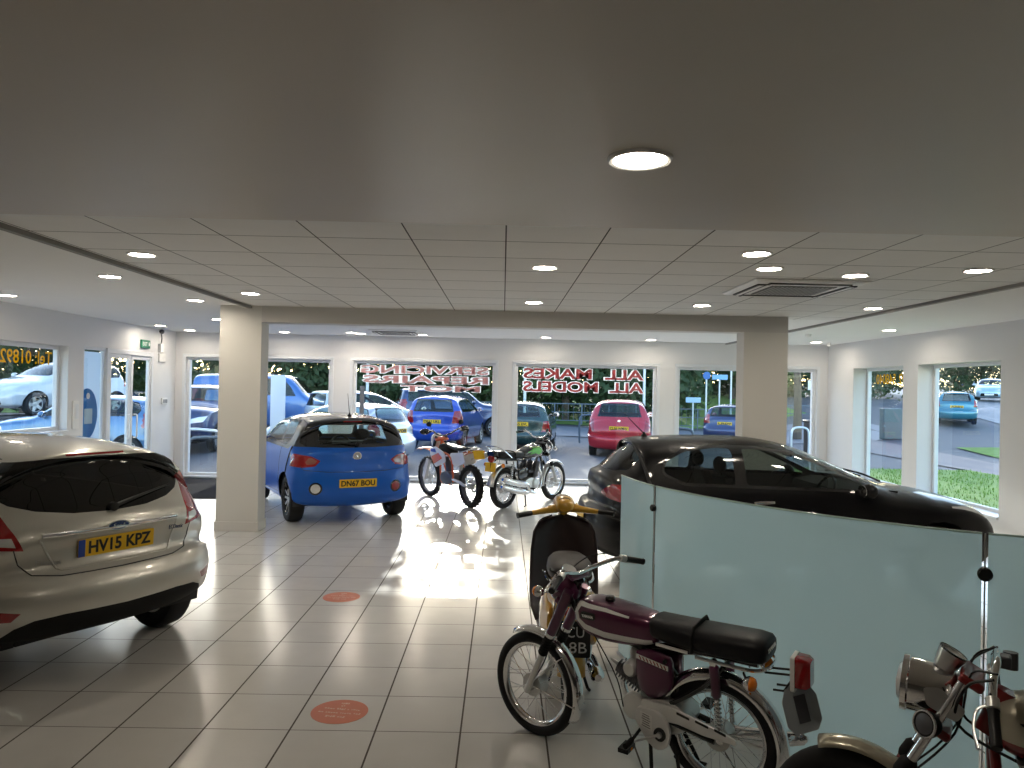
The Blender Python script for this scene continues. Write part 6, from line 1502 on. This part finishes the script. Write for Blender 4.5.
# ramp under the white car
r_ = thing('display_ramp', 'dark steel display ramp carrying the white hatchback', 'ramp', (-11.94, 23.3, gh(-12, 21)-.03), R(250))
for y in (-.72, .72):
    MB().box((2.0, y, .76), (4.6, .42, .08)).build('track', 'alloy_dark', r_)
    for x in (.1, 2., 3.9): MB().box((x, y, .37), (.10, .10, .74)).build('leg', galv, r_)
MB().box((2.0, 0, .66), (.12, 1.5, .10)).build('cross_beam', galv, r_)
# ---------------------------------------------------------------- showroom vehicles
fi = paint('champagne_silver', (.56, .55, .50), .55, .34)
sp = sp_fiesta(fi); root, hit = car('hatchback', 'champagne silver hatchback with dark rear glass parked at the left edge', 'car', (-2.385, 4.90, 0), R(150), sp)
p, n = hit('rear', 0, .83); plate(root, rear_mtx(p-Vector((.010, 0, 0)), R(2)), 'HV15 KPZ')
st = MB(); line = [hit('rear', -.46+.92*i/16, .935+.012*(1-((i-8)/8)**2)*0)[0] for i in range(17)]; st.tube([q-Vector((.012, 0, 0)) for q in line], .010, 8, flat=.014); st.build('chrome_strip', 'chrome', root)
p, n = hit('rear', 0, .945); fr = rear_mtx(p-Vector((.020, 0, 0)), R(3))
bd = MB().prism(circ(0, 0, .075, 30, .031), 0, .010, 'xz', None).build('badge', 'chrome', root, 30, 0, fr); MB().prism(circ(0, 0, .068, 30, .025), -.002, .004, 'xz').build('badge_centre', mat('badge_navy', (.01, .03, .14), .25, 0, .5, .8), bd)
link('lettering', text_mesh('Ford', .075, .024, .001, .0), 'chrome', bd, 0, Matrix.Translation((0, -.003, 0)))
for txt, y, z, w, m in (('Fiesta', .42, .775, .14, 'steel'), ('ECOnetic', -.46, .865, .13, 'badge_navy')):
    p, n = hit('rear', y, z); link('lettering', text_mesh(txt, w, .030, .003, .0), M.get(m) or bpy.data.materials[m], root, 0, axes(p+n*.004, (n.y, -n.x, 0) if 0 else Vector((0, 0, 1)).cross(-n).normalized()*-1 if 0 else (-n).cross(Vector((0, 0, 1))).normalized()*1, -n, n.cross((-n).cross(Vector((0, 0, 1))).normalized())*-1 if 0 else Vector((0, 0, 1))))
lp = MB(); run = []
for (ya, za), (yb, zb) in zip([(.47, .915), (.385, .735), (.36, .722), (-.36, .722), (-.385, .735)], [(.385, .735), (.36, .722), (-.36, .722), (-.385, .735), (-.47, .915)]):
    for j in range(7):
        q, n_ = hit('rear', ya+(yb-ya)*j/6, za+(zb-za)*j/6)
        if q is not None and (not run or (q-run[-1]).length > .004): run.append(q-n_*.002)
lp.tube(run, .008, 8); lp.build('recess_lip', fi, root, 60)
wp = MB(); a = hit('rear', .0, 1.06)[0]-Vector((.02, 0, 0)); b = hit('rear', -.50, 1.145)[0]-Vector((.022, 0, 0)); m_ = hit('rear', -.25, 1.11)[0]-Vector((.02, 0, 0))
wp.lathe([(.001, -.02), (.028, -.018), (.03, .02), (.001, .024)], 16, axes(a, (0, 1, 0), (0, 0, 1), (-1, 0, 0))); wp.tube([a, m_, b], [.016, .010, .006], 8, smooth=5); wp.build('rear_wiper', 'black', root)
for s in (1, -1): q, n = hit('rear', s*.735, .415); MB().lathe([(.001, .004), (.011, .004), (.012, .0)], 14, axes(q, n.orthogonal().normalized(), n.cross(n.orthogonal().normalized()), n)).build('parking_sensor', 'alloy', root)

ad = mat('electric_blue', (.003, .105, .52), .35, .1, .35, .3); ro = paint('anthracite_roof', (.055, .055, .06), .3, .3)
root, hit = car('hatchback', 'bright blue three-door hatchback with dark roof parked by the left pillar', 'car', (-1.94, 10.28, 0), R(118), sp_adam(ad, ro))
p, n = hit('rear', 0, .565); plate(root, rear_mtx(p-Vector((.010, 0, 0)), R(2)), 'DN67 BOU', False, .52, .111, False)
p, n = hit('rear', 0, .925); fr = rear_mtx(p-Vector((.014, 0, 0)), R(8)); bd = MB().prism(circ(0, 0, .060, 28), 0, .012, 'xz').build('badge', 'chrome', root, 30, 0, fr)
MB().prism(circ(0, 0, .050, 28), -.002, .004, 'xz').build('badge_centre', 'alloy', bd); MB().tube([(-.045, -.004, .006), (-.012, -.004, .018), (.012, -.004, -.018), (.045, -.004, -.006)], .007, 6, smooth=3).build('emblem', 'chrome', bd)
wp = MB(); a = hit('rear', -.02, 1.08)[0]-Vector((.02, 0, 0)); b = hit('rear', .44, 1.11)[0]-Vector((.025, 0, 0)); wp.lathe([(.001, -.02), (.024, -.018), (.026, .02), (.001, .024)], 16, axes(a, (0, 1, 0), (0, 0, 1), (-1, 0, 0))); wp.tube([a, (a+b)/2+Vector((-.008, 0, .006)), b], [.014, .010, .006], 8, smooth=5); wp.build('rear_wiper', 'black', root)
def aerial(root, hit, x, tilt, L):
    q, n = hit('top', x, 0); a = MB().lathe([(.038, 0), (.034, .012), (.014, .034), (.006, .05)], 14, Matrix.Translation(q)); d = Vector((-math.sin(tilt), 0, math.cos(tilt))); a.tube([q+Vector((0, 0, .03)), q+d*L], [.006, .0025], 8); a.build('aerial', 'black', root)
aerial(root, hit, .47, R(-18), .34)

bk = mat('black_paint', (.003, .003, .004), .4, 0, .1, .4)
root, hit = car('hatchback', 'gloss black hatchback standing side-on behind the curved frosted glass screen', 'car', (.83, 7.88, 0), R(2.5), sp_black(bk))
aerial(root, hit, .66, R(42), .32)
for s in (1, -1):
    q, n = hit('side', 1.62, .855, s=s); h = MB().tube([q+Vector((-.10, s*.004, -.004)), q+Vector((-.09, s*.028, 0)), q+Vector((.08, s*.030, .008)), q+Vector((.10, s*.006, .006))], .011, 8, smooth=4, flat=.016); h.build('door_handle', 'chrome', root)
wp = MB(); a = hit('top', 3.02, -.35)[0]+Vector((0, 0, .03)); b = hit('top', 2.80, -.02)[0]+Vector((0, 0, .02)); wp.tube([a, (a+b)/2+Vector((0, 0, .015)), b], .010, 8, smooth=4); a = hit('top', 3.05, .1)[0]+Vector((0, 0, .03)); b = hit('top', 2.86, .5)[0]+Vector((0, 0, .02)); wp.tube([a, (a+b)/2+Vector((0, 0, .015)), b], .010, 8, smooth=4); wp.build('wiper', 'black', root)
p, n = hit('rear', 0, .62); plate(root, rear_mtx(p-Vector((.010, 0, 0)), R(2)), '', False, .52, .111, False)

moped_purple(); scooter(); dirt_bike()
kg = paint('black_bike_paint', (.012, .014, .013), .2, .25)
green = mat('green_graphic', (.10, .50, .06), .3, 0, .5, .6); lime = mat('lime_graphic', (.45, .75, .20), .3, 0, .5, .6)
classic_bike('motorbike', 'black classic motorbike with green tank flashes and chrome silencers in front of the back windows', 'motorbike', (.04, 11.89, 0), R(52.3),
    dict(WB=1.39, R=.325, hs=1.0, steer=R(-3), disc=True, guard='steel', leg='alloy', yoke='gloss_black', lamp='gloss_black', mirrors=False,
         bar=lambda x, z: [(x-.14, .36, z+.15), (x-.05, .24, z+.18), (x, .12, z+.10), (x+.01, 0, z+.075), (x, -.12, z+.10), (x-.05, -.24, z+.18), (x-.14, -.36, z+.15)], tz=.875, mc=.19, tank=kg,
         tankpat=lambda h, z: [('flash', green, [(h-.10, z-.02), (h-.20, z+.06), (h-.34, z+.05), (h-.50, z-.02), (h-.36, z-.0), (h-.46, z-.05), (h-.30, z-.03), (h-.20, z-.06)]), ('pinstripe', lime, [(h-.08, z+.0), (h-.17, z+.075), (h-.40, z+.065), (h-.40, z+.058), (h-.18, z+.065), (h-.10, z+.0)])],
         tail='gloss_black', reg='', frame='gloss_black', side='gloss_black', cyl=(-.13, 0, .13), rguard='steel', stand=0,
         pipes=[[(.74, y, .60), (.84, y, .50), (.80, y*1.1, .30), (.55, y*1.1+o, .22), (.42, y*1.1+o, .25), (.34, y+o, .27+h), (.26, y+o, .29+h), (.0, y+o, .34+h), (-.24, y+o, .40+h), (-.30, y+o, .415+h)] for y, o, h in ((-.13, -.06, -.03), (0, -.21, .085), (.13, .06, 0))]+[]))
champ = paint('champagne_bike_paint', (.38, .35, .27), .4, .3); rbk = paint('red_bike_paint', (.20, .012, .012), .3, .3)
classic_bike('motorbike', 'red and champagne vintage motorbike with chrome headlamp cut off by the right edge', 'motorbike', (2.43, 2.18, 0), R(152.7),
    dict(WB=1.27, R=.292, hs=.93, steer=R(-7), guard=champ, leg=rbk, yoke=rbk, lamp='chrome', mc=.0, ears='steel', gauges=1, gaugem='steel', bezel='gloss_black', horn=True, ind=False, ga=(69, 200),
         bar=lambda x, z: [(x+.02, .32, z-.13), (x+.03, .23, z-.04), (x+.03, .15, z+.03), (x+.02, .08, z+.07), (x+.02, 0, z+.07), (x+.02, -.08, z+.07), (x+.03, -.15, z+.03), (x+.03, -.23, z-.04), (x+.02, -.32, z-.13)], tz=.80, tank=champ,
         tankpat=lambda h, z: [('panel_line', 'ink', [(h-.08, z+.03), (h-.2, z+.045), (h-.5, z+.03), (h-.5, z+.022), (h-.2, z+.037), (h-.09, z+.022)]), ('lower_panel', rbk, [(h-.02, z-.04), (h-.6, z-.07), (h-.6, z-.2), (h, z-.2)])],
         tail=None, reg='', frame=rbk, side=rbk, cyl=(-.07, .07), rguard=champ, cylm='alloy', stand=0,
         pipes=[[(.74, y, .58), (.82, y, .48), (.78, y*1.6, .28), (.5, y*2.2, .22), (.3, y*2.4, .24), (.2, y*2.4, .25), (0, y*2.4, .27), (-.3, y*2.4, .29), (-.36, y*2.4, .295)] for y in (-.08, .08)]))

# ---------------------------------------------------------------- light and camera
w = bpy.data.worlds.new('sky'); S.world = w; w.use_nodes = True; nt = w.node_tree
sk = nt.nodes.new('ShaderNodeTexSky'); sk.sky_type = 'NISHITA'; sk.sun_disc = False; sk.sun_elevation = R(17); sk.sun_rotation = R(-6); sk.air_density = 1.; sk.dust_density = 1.
nt.links.new(sk.outputs[0], nt.nodes['Background'].inputs[0]); nt.nodes['Background'].inputs[1].default_value = SKY
sd = bpy.data.lights.new('sun', 'SUN'); sd.energy = SUN; sd.angle = R(.6); sd.color = (1., .93, .82); so = bpy.data.objects.new('sun', sd); COL.objects.link(so)
d = Vector((.065, -1., -.285)); so.rotation_euler = d.to_track_quat('-Z', 'Y').to_euler(); so.location = (0, 30, 12)
for nm, loc, sx, sy, rot in (): pass
F_, VX, VY, SL = 755., 503., 389., .02
Yc = Vector(((VX-512)/F_, -(VY-384)/F_, -1.)).normalized(); Xc = Vector((math.cos(SL), -math.sin(SL), 0)); Xc = (Xc-Yc*Xc.dot(Yc)).normalized(); Zc = Xc.cross(Yc)
cm = Matrix.Identity(4)
for i, r_ in enumerate((Xc, Yc, Zc)):
    for j in range(3): cm[i][j] = r_[j]
cm[0][3], cm[1][3], cm[2][3] = 0, 0, 1.88
cd = bpy.data.cameras.new('camera'); cd.sensor_width = 36; cd.lens = 36*F_/1024; cd.clip_end = 400; cd.clip_start = .05
co = bpy.data.objects.new('camera', cd); COL.objects.link(co); co.matrix_world = cm; S.camera = co
S.view_settings.view_transform = 'Standard'; S.view_settings.look = 'None'; S.view_settings.gamma = 1.; S.view_settings.use_curve_mapping = False; S.view_settings.exposure = EXPO
S.cycles.transparent_max_bounces = 24; S.cycles.max_bounces = 10; S.cycles.diffuse_bounces = 5; S.cycles.glossy_bounces = 5; S.cycles.sample_clamp_indirect = 6.; S.cycles.use_denoising = True
